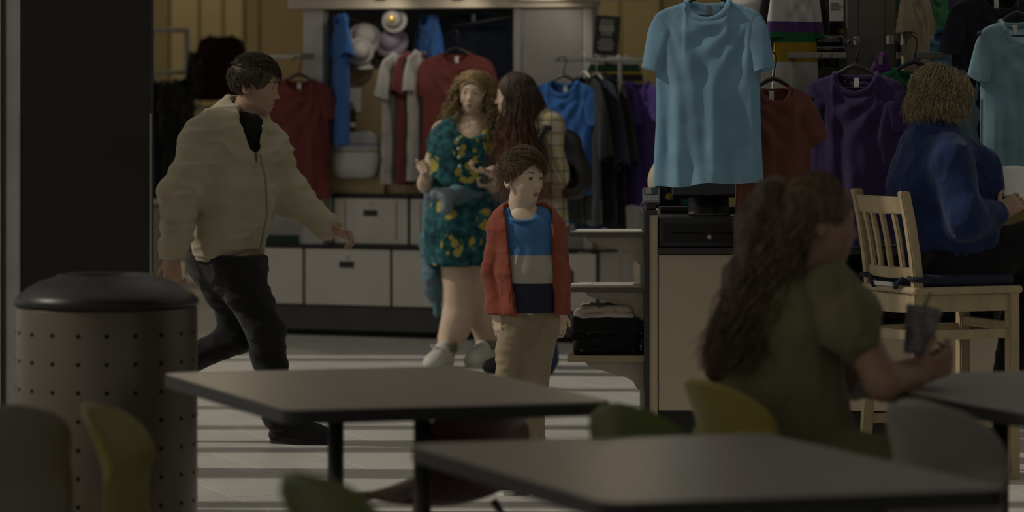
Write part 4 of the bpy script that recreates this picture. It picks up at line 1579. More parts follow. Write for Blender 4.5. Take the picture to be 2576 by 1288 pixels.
tube('rail', [kp(1120, 70, 0.35), kp(1290, 40, 0.25)], 0.006, M_greymetal, kr)
tube('rail_left', [kp(870, 45, 0.35), kp(960, 65, 0.45)], 0.006, M_greymetal, kr)

# shirts in the kiosk behind
tshirt(kp(858, 38, -0.02), -78, 0.44, 0.78, C_blue, 'royal blue t-shirt hanging sideways at the left of the kiosk behind', G2, 41, sl_len=0.2, thick=0.02, fold=0.007)
tshirt(kp(1078, 40, 0.30), -72, 0.44, 0.72, C_blue, 'royal blue t-shirt hanging at the top middle of the kiosk behind', G2, 43, thick=0.02, fold=0.007)
tshirt(kp(1190, 30, 0.5), -10, 0.56, 0.78, C_dnavy, 'large dark navy shirt hanging in the top right of the kiosk behind', G2, 45)
tshirt(kp(1147, 135, 0.12), -14, 0.45, 0.76, C_maroon2, 'brick red t-shirt hanging behind the woman in the floral outfit', G2, 47, hang=('broad black hanger of the middle brick red t-shirt',))
tshirt(kp(1010, 135, 0.10), 60, 0.46, 0.78, C_wht, 'white t-shirt hanging sideways, leftmost of the sideways group', G2, 49, tag=False, sl_len=0.22, thick=0.02, fold=0.006)
tshirt(kp(1040, 132, 0.14), 64, 0.44, 0.78, C_maroon2, 'brick red t-shirt squeezed between two sideways white ones', G2, 51, tag=False, thick=0.02, fold=0.006)
tshirt(kp(1064, 130, 0.18), 64, 0.42, 0.76, C_wht, 'white t-shirt hanging sideways behind the squeezed brick red one', G2, 53, tag=False, thick=0.02, fold=0.006)
tshirt(kp(752, 202, -0.06), -6, 0.40, 0.72, C_maroon2, 'brick red t-shirt hanging beside the head of the walking man', G2, 55, sl_len=0.2, hang=('dark hanger above the left brick red t-shirt',))
r1 = thing('kiosk_arm_rail', 'short white rail arm above the left brick red t-shirt', 'rail', kp(735, 140, -0.05))
kbox('arm', 660, 786, KZ(720, 147, -0.05), KZ(720, 137, -0.05), -0.06, -0.04, M_post, r1, 0.002)
kbox('arm_bracket', 756, 786, KZ(770, 150, -0.05), KZ(770, 134, -0.05), -0.075, -0.062, M_greymetal, r1, 0.002)

# cartons and what lies on them
M_card = plain('cardboard', (0.36, 0.27, 0.145), 0.85, var=0.1)
M_tape = plain('parcel_tape', (0.28, 0.21, 0.12), 0.35)
GB = 'cardboard cartons in the kiosk behind'


def carton(xa, xb, y0, y1, v0, dep, text, tape=True):
    z1, z0 = KZ((xa + xb) / 2, y0, v0), KZ((xa + xb) / 2, y1, v0)
    t = thing('carton', text, 'box', KX((xa + xb) / 2, v0 + dep / 2), -KY, GB)
    t.location.z = z0
    kbox('box_body', xa, xb, z0, z1, v0, v0 + dep, M_card, t, 0.004)
    m = (KU(xa, v0) + KU(xb, v0)) / 2
    kbox('flap', xa, xb, z1 + 0.0002, z1 + 0.005, v0, v0 + dep * 0.49, M_card, t, 0.001, v0)
    kbox('flap', xa, xb, z1 + 0.0002, z1 + 0.005, v0 + dep * 0.51, v0 + dep, M_card, t, 0.001, v0)
    return t


zt2 = zc2 + 0.0145
z_ = lambda x, v: (CH - zt2) / (KX(x, v).y / F) + HY     # row of the upper top at column x
carton(828, 966, 312, z_(897, 0.16), 0.16, 0.38, 'lower brown carton standing on the upper cabinets')
carton(872, 974, 176, 310.5, 0.20, 0.34, 'upper brown carton stacked on the lower one')
carton(972, 1078, 464, z_(1025, 0.2), 0.2, 0.34, 'flat brown carton under the sideways white shirts')
pg = thing('parcel_bag', 'white padded mailing bag leaning against the lower carton', 'bag', kp(893, 445, 0.1))
V, Q = soft([rc(kp(862, 425, 0.11), kp(926, 425, 0.11), 0.06, 0.06, 0.08, ((math.sin(KY), math.cos(KY), 0), 0.6)), rc(kp(862, 392, 0.11), kp(926, 392, 0.11), 0.065, 0.065, 0.08, ((math.sin(KY), math.cos(KY), 0), 0.6)), rc(kp(862, 358, 0.11), kp(926, 354, 0.11), 0.06, 0.06, 0.08, ((math.sin(KY), math.cos(KY), 0), 0.5))], 0.012, 0.006, (14, 14, 14), smooth=1)
bagm = bands('bag_white_printed', [(kp(893, 460, .1).z, (0.48, 0.47, 0.45)), (kp(893, 384, .1).z, (0.30, 0.24, 0.13)), (kp(893, 379, .1).z, (0.38, 0.38, 0.40)), (kp(893, 366, .1).z, (0.20, 0.19, 0.26)), (kp(893, 360, .1).z, (0.40, 0.40, 0.38))], rough=0.4)
obj('bag', np_mesh(V, Q, bagm), pg)
lb = thing('carton_label', 'white shipping label on the upper carton', 'label', kp(889, 280, 0.19))
kbox('paper', 876, 907, KZ(890, 282, .19), KZ(890, 220, .19), 0.192, 0.1995, M_white, lb, 0.0005)
bt = thing('black_bottle', 'small dark bottle in front of the upper carton', 'bottle', kp(884, 318, 0.12))
lathe('bottle', [(0.0, 0.0), (0.024, 0.0), (0.026, 0.01), (0.026, 0.10), (0.02, 0.12), (0.011, 0.13), (0.011, 0.15), (0.0, 0.152)], M_black, bt, 20, kp(884, 321, 0.13))
lathe('bottle_label', [(0.0265, 0.005), (0.0265, 0.03)], M_white, bt, 20, kp(884, 321, 0.13))

# hats and soft toys heaped on the cartons
M_felt = plain('white_felt', (0.46, 0.44, 0.41), 0.9, bump=0.4, bscale=80)
M_lav = plain('lavender_felt', (0.24, 0.20, 0.26), 0.9, bump=0.5, bscale=60, var=0.3)
M_goldm = plain('gold_badge', (0.60, 0.42, 0.08), 0.3, 0.5, 0.6)


def cap(x, y, v, tilt, turn, mat, text, r=0.075, badge=False):
    c = kp(x, y, v)
    t = thing('brimmed_cap', text, 'hat', c)
    R = Matrix.Rotation(math.radians(turn), 4, 'Z') @ Matrix.Rotation(math.radians(tilt), 4, 'X')
    lathe('crown', [(r, 0.0), (r * 0.99, 0.02), (r * 0.9, 0.045), (r * 0.65, 0.07), (r * 0.3, 0.082), (0.0, 0.085)], mat, t, 28, c, R)
    lathe('brim', [(r * 0.98, 0.003), (r * 1.25, -0.004), (r * 1.42, -0.016), (r * 1.42, -0.020), (r * 1.2, -0.008), (r * 0.96, -0.002)], mat, t, 32, c, R)
    if badge:
        lathe('badge', [(0.0, 0.004), (0.020, 0.004), (0.024, 0.0)], M_goldm, t, 16, c + (R @ Vector((0, -0.012, 0.088))), R @ Matrix.Rotation(0.2, 4, 'X'))
    return t


cap(991, 50, 0.10, 78, -10, M_felt, 'white cap with gold badge at the top of the kiosk behind', 0.055, True)
cap(918, 92, 0.18, 60, 8, M_felt, 'larger white cap leaning at the back of the heap', 0.075)
cap(905, 128, 0.08, 84, 5, M_felt, 'round white cap facing out in front of the heap', 0.062)
cap(985, 105, 0.22, 55, -20, M_lav, 'lavender cap between the white caps and the blue shirt', 0.072)
cap(914, 164, 0.15, 5, 0, M_felt, 'white cap lying flat on the upper carton', 0.045)
bd = thing('bead_heap', 'dark heap of beads with gold pieces on the upper carton', 'beads', kp(955, 170, 0.25))
rg = random.Random(5)
V, Fc = [], []
for k in range(150):
    c = kp(rg.uniform(930, 985), rg.uniform(135, 168), rg.uniform(0.2, 0.34))
    r = rg.uniform(0.005, 0.009)
    bm = bmesh.new()
    bmesh.ops.create_icosphere(bm, subdivisions=1, radius=r)
    o_ = len(V)
    V += [tuple(v.co + c) for v in bm.verts]
    Fc += [tuple(v.index + o_ for v in f.verts) for f in bm.faces]
    bm.free()
me = bpy.data.meshes.new('m')
me.from_pydata(V, [], Fc)
me.materials.append(plain('bead_black', (0.02, 0.02, 0.02), 0.25, 0.6))
me.materials.append(M_goldm)
me.polygons.foreach_set('material_index', [1 if (i // 20) % 4 == 0 else 0 for i in range(len(me.polygons))])
o = obj('beads', me, bd)
o['kind'] = 'stuff'

# framed notice
nt = thing('framed_notice', 'black framed notice with white lines of text, hung beside the kiosk panel', 'sign', kp(1525, 140, 0.0))
TI = Matrix.Translation(P(1526, 89, 22.6)) @ Matrix.Rotation(math.radians(-14), 4, 'Z') @ Matrix.Rotation(math.radians(4), 4, 'Y')
bm = bmesh.new()
add_box(bm, -0.072, 0.072, -0.006, 0.006, -0.112, 0.112, 0.003, TI)
obj('frame', bm_mesh(bm, M_black), nt)
bm = bmesh.new()
add_box(bm, -0.060, 0.060, -0.0075, -0.0062, -0.100, 0.100, 0, TI)
obj('board', bm_mesh(bm, plain('chalk_black', (0.02, 0.02, 0.018), 0.7)), nt)
rg = random.Random(3)
z = 0.088
k = 0
while z > -0.09:
    hw_ = rg.uniform(0.032, 0.050)
    th = 0.0045 if k not in (3, 4) else 0.010
    if k != 7:
        bm = bmesh.new()
        add_box(bm, -hw_, hw_, -0.0085, -0.0076, z - th, z + th * 0.1, 0, TI)
        obj('text_line', bm_mesh(bm, plain('chalk_white', (0.36, 0.35, 0.32), 0.8)), nt)
    z -= th + 0.0075
    k += 1

# ---- right-hand rack of the kiosk behind
D2 = 22.4


def floor_y(d):
    return HY + CH * F / d


rr = thing('garment_rail', 'pale rail carrying shirts right of the kiosk panel', 'clothes rack', P(1560, 155, D2))
tube('rail', [P(1395, 150, D2 + 0.15), P(1640, 152, D2)], 0.012, M_post, rr)
tube('drop_arm', [P(1556, 138, D2 + 0.05), P(1560, 152, D2 + 0.05), P(1562, floor_y(D2 + 0.05), D2 + 0.05)], 0.012, M_post, rr)
tshirt(P(1418, 206, D2), -28, 0.40, 0.62, C_blue, 'royal blue t-shirt hanging right of the red-haired woman', G2, 61, hang=('black hanger of the royal blue t-shirt right of the red-haired woman',))
tshirt(P(1425, 480, D2 + 0.3), -20, 0.34, 0.18, C_blue, 'lower blue garment hanging below the backpack', G2, 62, tag=False)
tshirt(P(1470, 196, D2 + 0.05), -66, 0.46, 0.82, C_char, 'charcoal jacket hanging directly behind the blue t-shirt', G2, 63, tag=False, sl_len=0.42, cat='jacket', name='jacket', thick=0.02, fold=0.007, hang=('white hanger of the charcoal jacket', M_hw))
tshirt(P(1500, 200, D2 + 0.1), -62, 0.46, 0.84, C_dnavy, 'dark navy jacket hanging in the middle of the dark group', G2, 65, tag=False, sl_len=0.45, cat='jacket', name='jacket', thick=0.02, fold=0.007, hang=('white hanger of the dark navy jacket', M_hw))
tshirt(P(1522, 200, D2 + 0.2), -60, 0.44, 0.84, C_char, 'charcoal jacket nearest to the purple shirts', G2, 67, tag=False, sl_len=0.45, cat='jacket', name='jacket', thick=0.02, fold=0.007, hang=('black hanger of the rightmost charcoal jacket',))
tshirt(P(1562, 208, D2 + 0.25), -66, 0.42, 0.68, C_purb, 'bright purple t-shirt, left of the two', G2, 69, tag=False, thick=0.02, fold=0.007)
tshirt(P(1604, 208, D2 + 0.1), -52, 0.42, 0.70, C_purb, 'bright purple t-shirt, right of the two, next to the light blue sleeve', G2, 71, tag=False, thick=0.02, fold=0.007)
tshirt(P(1545, 140, D2 + 0.6), -40, 0.36, 0.55, bands('white_striped_sleeves', [(-0.5, (0.42, 0.41, 0.38)), (-0.20, (0.02, 0.06, 0.03)), (-0.165, (0.25, 0.16, 0.03)), (-0.15, (0.02, 0.02, 0.02)), (-0.11, (0.25, 0.16, 0.03)), (-0.095, (0.02, 0.05, 0.03)), (-0.05, (0.42, 0.41, 0.38))]), 'white shirt with dark and gold stripes behind the purple shirts', G2, 73, tag=False)
tshirt(P(1570, 400, D2 + 0.8), -30, 0.36, 0.42, C_wht, 'white garment hanging low behind the purple shirts', G2, 75, tag=False)

# ================================================================ shop far left behind the man
for xs in (430, 560, 1570):     # added warm fill lamps, unseen, to brighten the tan shop walls
    ld = bpy.data.lights.new('shop_fill_lamp', 'AREA')
    ld.shape = 'DISK'
    ld.size = 0.5
    ld.energy = 24
    ld.color = (1.0, 0.84, 0.58)
    lo = bpy.data.objects.new('shop_fill_lamp', ld)
    COL.objects.link(lo)
    lo.location = (X(xs, 34.0), 34.0, RH - 0.05)
D3 = 31.0
fr = thing('shop_display_frame', 'pale metal display frame in the shop far left', 'clothes rack', P(425, 700, D3))
for xs in (382, 470):
    tube('upright', [P(xs, 72, D3), P(xs, 280 if xs == 470 else 620, D3)], 0.022, M_post, fr, 8)
for ys in (76, 182, 270):
    tube('cross_bar', [P(380, ys, D3), P(472 if ys < 200 else 560, ys, D3)], 0.018, M_post, fr, 8)
tube('upright', [P(470, 275, D3), P(470, 690, D3)], 0.018, M_post, fr, 8)
tshirt(P(556, 90, D3 + 0.3), 10, 0.34, 0.52, cloth('dark_wine_jersey', (0.030, 0.008, 0.008)), 'dark wine red top hanging in the shop far left, above the man', 'clothes in the shop far left', 81, tag=False, flare=0.4)
tshirt(P(491, 132, D3), 80, 0.36, 0.33, cloth('black_shirt_cloth', (0.010, 0.010, 0.010)), 'narrow black top hanging sideways in the shop far left', 'clothes in the shop far left', 83, tag=False, thick=0.02, fold=0.007)
for k, (x, y, L, mt, tx) in enumerate(((402, 205, 0.40, C_char, 'dark garment below the frame, leftmost in the far shop'), (432, 205, 0.42, cloth('olive_dark', (0.05, 0.042, 0.02)), 'dark olive garment in the far shop, between two dark ones'), (455, 200, 0.40, C_char, 'dark garment beside the frame upright in the far shop'),
                                       (412, 295, 0.66, C_dnavy, 'navy garment low beside the column'), (440, 290, 0.70, C_char, 'black garment low behind the shoulder of the walking man'))):
    tshirt(P(x, y, D3 - 0.2), 70, 0.40, L, mt, tx, 'clothes in the shop far left', 85 + k, tag=False)
ct = thing('shop_counter', 'low cream counter in the shop far left beside the column', 'counter', P(395, 700, 27))
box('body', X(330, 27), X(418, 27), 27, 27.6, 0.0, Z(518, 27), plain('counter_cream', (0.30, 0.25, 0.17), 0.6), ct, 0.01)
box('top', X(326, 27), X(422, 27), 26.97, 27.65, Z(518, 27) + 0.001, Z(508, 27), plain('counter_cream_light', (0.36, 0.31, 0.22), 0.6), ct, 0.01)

# ================================================================ people
def rot(yaw, pitch=0, roll=0):
    """head frame: local -Y is where the face looks; yaw turns it towards +X, pitch > 0 lowers it"""
    m = Matrix.Rotation(math.radians(yaw), 3, 'Z') @ Matrix.Rotation(math.radians(pitch), 3, 'X') @ Matrix.Rotation(math.radians(roll), 3, 'Y')
    return np.array(m, np.float64)


def head_prims(C, R, H, kid=False, fem=False, ears=True):
    C = np.array(C, np.float64)

    def L(x, y, z):
        return C + R @ (np.array((x, y, z)) * H)

    def e(c, r, k, op='add'):
        return el(L(*c), tuple(q * H for q in r), R, k * H, op)

    def c(a, b, r1, r2, k, op='add'):
        return rc(L(*a), L(*b), r1 * H, r2 * H, k * H, None, op)
    jw = 0.155 if (kid or fem) else 0.185
    pr = [e((0, 0.07, 0.13), (0.33, 0.41, 0.365), 0.05),
          e((0, -0.09, -0.10), (0.275, 0.275, 0.36), 0.12),
          e((0, -0.11, -0.31), (jw + 0.03, 0.20, 0.16), 0.10),
          e((0, -0.255, -0.41), (0.075, 0.07, 0.075), 0.10),
          e((0.15, -0.21, -0.13), (0.10, 0.10, 0.11), 0.08), e((-0.15, -0.21, -0.13), (0.10, 0.10, 0.11), 0.08),
          c((-0.15, -0.305, 0.085), (0.15, -0.305, 0.085), 0.035, 0.035, 0.08),
          c((0, 0.06, -0.25), (0, 0.12, -0.62), 0.20 if not (kid or fem) else 0.17, 0.21 if not (kid or fem) else 0.18, 0.08)]
    # eye hollows, lids and openings
    for s in (-1, 1):
        pr.append(e((s * 0.135, -0.42, 0.0), (0.085, 0.075, 0.06), 0.06, 'sub'))
    for s in (-1, 1):
        pr.append(e((s * 0.135, -0.275, 0.0), (0.082, 0.082, 0.075), 0.025))
    for s in (-1, 1):
        pr.append(e((s * 0.137, -0.365, -0.002), (0.066 if kid else 0.060, 0.07, 0.029 if kid else 0.024), 0.006, 'sub'))
    nl = 0.385 if kid else 0.405
    pr += [c((0, -0.335, 0.03), (0, -nl, -0.135), 0.028, 0.040, 0.05),
           e((0, -nl - 0.015, -0.15), (0.042, 0.045, 0.038), 0.03),
           e((0.048, -nl + 0.045, -0.165), (0.032, 0.045, 0.030), 0.025), e((-0.048, -nl + 0.045, -0.165), (0.032, 0.045, 0.030), 0.025),
           e((0, -0.315, -0.285), (0.11, 0.055, 0.075), 0.05),
           c((-0.062, -0.345, -0.272), (0.062, -0.345, -0.272), 0.018, 0.018, 0.025), e((0, -0.36, -0.268), (0.04, 0.022, 0.020), 0.025),
           c((-0.050, -0.345, -0.312), (0.050, -0.345, -0.312), 0.022, 0.022, 0.025),
           c((-0.082, -0.365, -0.291), (0.082, -0.365, -0.291), 0.009, 0.009, 0.012, 'sub')]
    if ears:
        for s in (-1, 1):
            pr += [e((s * 0.335, 0.075, -0.06), (0.035, 0.085, 0.14), 0.03), e((s * 0.365, 0.06, -0.05), (0.03, 0.05, 0.085), 0.03, 'sub')]
    return pr


def lips_index(C, R, H):
    C = np.array(C, np.float64)

    def f(c):
        l = ((c - C) @ R) / H
        m = (np.abs(l[:, 0]) < 0.074) & (l[:, 1] < -0.30) & (l[:, 2] > -0.333 + 0.3 * np.abs(l[:, 0]) ** 1.5) & (l[:, 2] < -0.250 - 0.25 * np.abs(l[:, 0]))
        return m.astype(int)
    return f


def make_eyes(C, R, H, parent, gaze=(0, -1, 0), iris=(0.05, 0.035, 0.02)):
    C = np.array(C, np.float64)
    g = Vector(R @ np.array(gaze)).normalized()
    mats = [plain('eye_white', (0.36, 0.34, 0.31), 0.2, 0.5, var=0.02), plain('iris_%d' % int(iris[2] * 1000), iris, 0.15, 0.6), plain('pupil_black', (0.004, 0.004, 0.004), 0.1, 0.6)]
    for s in (-1, 1):
        bm = bmesh.new()
        bmesh.ops.create_uvsphere(bm, u_segments=24, v_segments=16, radius=0.072 * H)
        c = Vector(C + R @ (np.array((s * 0.135, -0.275, 0.0)) * H))
        q = g.to_track_quat('Z', 'Y').to_matrix().to_4x4()
        for f in bm.faces:
            z = f.calc_center_median().normalized().z
            f.material_index = 2 if z > 0.975 else (1 if z > 0.885 else 0)
        bmesh.ops.transform(bm, matrix=Matrix.Translation(c) @ q, verts=bm.verts)
        obj('eye', bm_mesh(bm, mats, True), parent)


def eyebrows(C, R, H, mat, parent, th=0.016):
    C = np.array(C, np.float64)
    for s in (-1, 1):
        pts = [Vector(C + R @ (np.array((q[0] * 1.02, q[1] - 0.018, q[2] + 0.012)) * H)) for q in ((s * 0.055, -0.345, 0.085), (s * 0.11, -0.340, 0.102), (s * 0.17, -0.315, 0.100), (s * 0.220, -0.262, 0.078))]
        tube('eyebrow', pts, [th * H, th * H * 1.1, th * H * 0.9, th * H * 0.4], mat, parent, 8, flat=(Vector(R @ np.array((0, 1, 0))), 0.6))


def hand_prims(W, d, n, L, curl=25, thumb=1, spread=0.06, elbow=None, r_wrist=0.026, curls=None):
    """W wrist, d finger direction, n the way the palm faces, thumb +-1 picks the thumb side (d x n)"""
    W, d, n = Vector(W), Vector(d).normalized(), Vector(n)
    n = (n - d * n.dot(d)).normalized()
    s = d.cross(n) * thumb
    fl = (tuple(n), 0.55)
    pr = []
    for o in (-0.14, 0.0, 0.14):
        pr.append(rc(W + d * 0.06 * L + s * o * L * 0.7, W + d * 0.47 * L + s * o * L, 0.12 * L, 0.105 * L, 0.03 * L, fl))
    fr = 0.048 * L
    for i, (off, ln) in enumerate(((0.185, 0.43), (0.065, 0.48), (-0.055, 0.45), (-0.17, 0.36))):
        cu = curls[i] if curls else curl * (1 + 0.12 * i)
        p = W + d * 0.46 * L + s * off * L
        dv = (d + s * spread * off * 6).normalized()
        ax = dv.cross(n)
        for seg, fr2 in ((0.46, 1.0), (0.31, 0.92), (0.23, 0.84)):
            dv = Matrix.Rotation(math.radians(cu * (0.8 if seg == 0.46 else 1.0)), 3, ax) @ dv
            q = p + dv * ln * seg * L
            pr.append(rc(p, q, fr * fr2, fr * fr2 * 0.93, 0.006))
            p = q
    p = W + d * 0.13 * L + s * 0.17 * L
    dv = (d * 0.62 + s * 0.72 + n * 0.25).normalized()
    for seg in (0.26, 0.18):
        q = p + dv * seg * L
        pr.append(rc(p, q, fr * 1.25, fr * 1.05, 0.02 * L))
        p = q
        dv = (dv + d * 0.55 + n * 0.15).normalized()
    if elbow is not None:
        e = Vector(elbow)
        pr.append(rc(W + (e - W) * 0.55, W, r_wrist * 1.35, r_wrist, 0.02))
        pr.append(rc(W, W + d * 0.12 * L, r_wrist, 0.10 * L, 0.02))
    return pr


def body_obj(parts, mats, parent, mi=None):
    """join surfaces into one body mesh; parts = [(prims, res)]"""
    arr = [soft(p, r, smooth=1) for p, r in parts]
    V, Q = join_arrays(arr)
    m = mi(V[Q].mean(axis=1)) if mi else None
    return obj('body', np_mesh(V, Q, mats, True, m), parent)


def strands(name, C, R, rad, off, roots, n, steps, length, flow, mat, parent, thick=0.0012, lift=0.06, grav=0.0, curl=0.0, cfreq=14.0, drift=(0, 0, 0), hang_z=-2.0, seed=1, jitter=0.25, stop=None):
    rg = np.random.default_rng(seed)
    C = np.array(C, np.float64)
    rad = np.array(rad)
    u = rg.normal(size=(n * 6, 3))
    u /= np.linalg.norm(u, axis=1)[:, None]
    u = u[roots(u)][:n]
    n = len(u)
    lens = (length(u) if callable(length) else np.full(n, length)) * rg.uniform(0.75, 1.15, n)
    down = R.T @ np.array((0, 0, -1.0))
    dr = R.T @ np.array(drift, np.float64)
    p = u * rad
    path = [p.copy()]
    jit = rg.normal(size=(n, 3)) * jitter
    prev = None
    lf = rg.uniform(0.3, 1.0, n) * lift
    for i in range(1, steps):
        t = i / (steps - 1)
        k = p / rad
        kn = np.linalg.norm(k, axis=1)
        nrm = p / rad ** 2
        nrm /= np.linalg.norm(nrm, axis=1)[:, None]
        f = flow(k / kn[:, None]) + jit
        hang = 1.0 / (1.0 + np.exp(-(hang_z - k[:, 2]) * 12)) if hang_z > -1.9 else np.zeros(n)
        f = f * (1 - hang)[:, None] + (down[None] + dr[None] + jit * 0.45) * hang[:, None] + down[None] * grav * t
        into = (f * nrm).sum(1)
        corr = np.where((hang < 0.5) | ((kn < 1.04) & (into < 0)), into, 0)
        f = f - nrm * corr[:, None]
        f /= np.linalg.norm(f, axis=1)[:, None] + 1e-9
        if prev is not None:
            f = f + prev * 0.8
            f /= np.linalg.norm(f, axis=1)[:, None]
        prev = f
        mv = np.ones(n) if stop is None else np.where(stop((p + np.array(off)) / rad[1] * 0.45), 0.02, 1.0)
        p = p + f * (lens / (steps - 1) * mv)[:, None]
        k = p / rad
        kn = np.linalg.norm(k, axis=1)
        tgt = 1 + lf * np.minimum(1, t * 2.5)
        fix = np.where(hang < 0.5, tgt / kn, np.where(kn < tgt, tgt / kn, 1.0))
        p = p * fix[:, None]
        path.append(p.copy())
    path = np.stack(path, 1)
    if curl:
        t = np.linspace(0, 1, steps)[None, :, None]
        ph = rg.uniform(0, 6.28, (n, 1))
        ln = lens[:, None] * np.linspace(0, 1, steps)[None]
        w = ln * cfreq * 2 * math.pi + ph
        tg = np.gradient(path, axis=1)
        tg /= np.linalg.norm(tg, axis=2)[..., None] + 1e-9
        a = np.cross(tg, np.array((0.3, 1, 0.2)))
        a /= np.linalg.norm(a, axis=2)[..., None] + 1e-9
        b = np.cross(tg, a)
        amp = curl * np.minimum(1, t * 3) * rg.uniform(0.5, 1.2, (n, 1, 1))
        path = path + amp * (a * np.cos(w)[..., None] + b * np.sin(w)[..., None])
    path = path + np.array(off)
    wp = C + path @ R.T
    tg = np.gradient(wp, axis=1)
    tg /= np.linalg.norm(tg, axis=2)[..., None] + 1e-9
    a = np.cross(tg, np.array((0.31, 0.2, 0.93)))
    a /= np.linalg.norm(a, axis=2)[..., None] + 1e-9
    b = np.cross(tg, a)
    taper = (1 - 0.75 * np.linspace(0, 1, steps) ** 2)[None, :, None] * thick * rg.uniform(0.7, 1.4, (n, 1, 1))
    ring = [wp + taper * (a * math.cos(q) + b * math.sin(q)) for q in (0, 2.094, 4.189)]
    V = np.stack(ring, 2).reshape(-1, 3)
    base = (np.arange(n)[:, None] * steps + np.arange(steps - 1)[None]) * 3
    Q = []
    for k in range(3):
        k2 = (k + 1) % 3
        Q.append(np.stack([base + k, base + k2, base + 3 + k2, base + 3 + k], -1).reshape(-1, 4))
    return obj(name, np_mesh(V, np.concatenate(Q), mat), parent)


def hair_base(C, R, H, mat, parent, grow=0.02, zcut=-0.30, face=0.33, extra=()):
    C = np.array(C, np.float64)

    def L(x, y, z):
        return C + R @ (np.array((x, y, z)) * H)

    def below(Xx, Yy, Zz):
        dx, dy, dz = Xx - C[0], Yy - C[1], Zz - C[2]
        lz = (R[0, 2] * dx + R[1, 2] * dy + R[2, 2] * dz) / H
        return (lz - zcut) * H
    pr = [el(L(0, 0.075, 0.135), tuple((q + grow) * H for q in (0.335, 0.415, 0.37)), R, 0.03 * H)]
    pr += list(extra)
    pr.append(el(L(0, -0.36, -0.13), (0.27 * H, face * H, 0.38 * H), R, 0.04 * H, 'sub'))
    pr.append(fn(below, 0.02 * H))
    for s in (-1, 1):
        pr.append(el(L(s * 0.36, 0.02, -0.16), (0.10 * H, 0.16 * H, 0.20 * H), R, 0.03 * H, 'sub'))
    return soft_obj('hair_cap', pr, 0.0055, mat, parent, smooth=1)


def cut_below(z):
    return fn(lambda Xx, Yy, Zz: (Zz - z) + 0 * Xx + 0 * Yy)


def shoe_prims(heel, toe, ankle, h=0.10, wdt=0.045):
    heel, toe = Vector(heel), Vector(toe)
    d = (toe - heel).normalized()
    up = Vector((0, 0, 1))
    L = (toe - heel).length
    return [rc(heel + up * 0.035 + d * 0.035, heel + up * 0.035 + d * (L - 0.045), wdt * 0.85, wdt * 0.95, 0.02, (tuple(up), 0.8)),
            rc(heel + up * 0.05 + d * 0.05, heel + up * h + d * 0.06, wdt * 0.95, wdt * 0.9, 0.03),
            rc(heel + up * (h * 0.85) + d * 0.08, heel + up * 0.05 + d * (L * 0.68), wdt * 0.8, wdt * 0.85, 0.04),
            rc(heel + up * 0.045 + d * (L * 0.62), heel + up * 0.035 + d * (L - 0.05), wdt * 0.95, wdt * 0.85, 0.03),
            cut_below(min(heel.z, toe.z) + 0.001)]


def sole(heel, toe, mat, parent, wdt=0.045, th=0.028):
    heel, toe = Vector(heel), Vector(toe)
    d = toe - heel
    d.z = 0
    L = d.length
    d.normalize()
    s = Vector((-d.y, d.x, 0))
    pts = []
    for k in range(24):
        a = 2 * math.pi * k / 24
        cx_ = L / 2 + (L / 2) * math.copysign(abs(math.cos(a)) ** 0.7, math.cos(a))
        w_ = wdt * (1.0 + 0.08 * math.cos(a)) * math.copysign(abs(math.sin(a)) ** 0.8, math.sin(a))
        pts.append(heel + d * cx_ + s * w_)
    V = [tuple(p_ + Vector((0, 0, z))) for z in (0.0005, th) for p_ in pts]
    Fc = [tuple(reversed(range(24))), tuple(range(24, 48))] + [(i, (i + 1) % 24, 24 + (i + 1) % 24, 24 + i) for i in range(24)]
    me = bpy.data.meshes.new('m')
    me.from_pydata(V, [], Fc)
    me.materials.append(mat)
    return obj('sole', me, parent)


def person(text, loc):
    return thing('person', text, 'person', loc)


SK_boy = skin('skin_boy', (0.60, 0.475, 0.36))
SK_man = skin('skin_man', (0.37, 0.235, 0.165))
SK_fair = skin('skin_fair', (0.60, 0.465, 0.355))
SK_blue = skin('skin_older', (0.36, 0.24, 0.16))
SK_pony = skin('skin_shade', (0.34, 0.215, 0.155))
LIP = skin('lips', (0.32, 0.17, 0.125))

# ---------------------------------------------------------------- the boy
DB = 14.93


def J(x, y, dy=0.0, d=DB):
    return P(x, y, d + dy)


floor_row = lambda d: HY + CH * F / d
boy = person('boy in an open rust-red hoodie, striped shirt and khaki trousers, looking right', (P(1322, 0, DB).x, DB, 0))
HB = 0.200
CB = J(1316, 447)
RB_ = rot(44, 2, 0)
yB = floor_row(DB)
lsh, lel, lwr = J(1256, 574, 0.0), J(1240, 690, 0.02), J(1250, 786, -0.02)
rsh, rel, rwr = J(1393, 574, 0.01), J(1409, 684, 0.03), J(1410, 782, 0.0)
neck0 = J(1318, 560, 0.01)
coarse = [rc(J(1318, 530, 0.01), J(1320, 570, 0.01), 0.046, 0.055, 0.03), rc(lsh, rsh, 0.045, 0.045, 0.05),
          rc(J(1325, 590, 0.01), J(1335, 660, 0.0), 0.088, 0.082, 0.05, ((0, 1, 0), 0.75)), rc(J(1335, 700), J(1338, 780), 0.085, 0.09, 0.05, ((0, 1, 0), 0.8)),
          rc(lsh, lel, 0.034, 0.028, 0.03), rc(lel, lwr, 0.028, 0.020, 0.02), rc(rsh, rel, 0.034, 0.028, 0.03), rc(rel, rwr, 0.028, 0.020, 0.02),
          rc(J(1300, 800), J(1276, 985), 0.062, 0.045, 0.03), rc(J(1276, 985), J(1262, 1195, 0.02), 0.043, 0.028, 0.02),
          rc(J(1368, 800), J(1344, 985), 0.062, 0.045, 0.03), rc(J(1344, 985), J(1338, 1195, 0.02), 0.043, 0.028, 0.02)]
headp = head_prims(CB, RB_, HB, kid=True) + [rc(J(1316, 505, 0.01), J(1318, 560, 0.015), 0.043, 0.048, 0.03), rc(J(1290, 562, 0.0), J(1350, 562, 0.0), 0.035, 0.035, 0.03)]
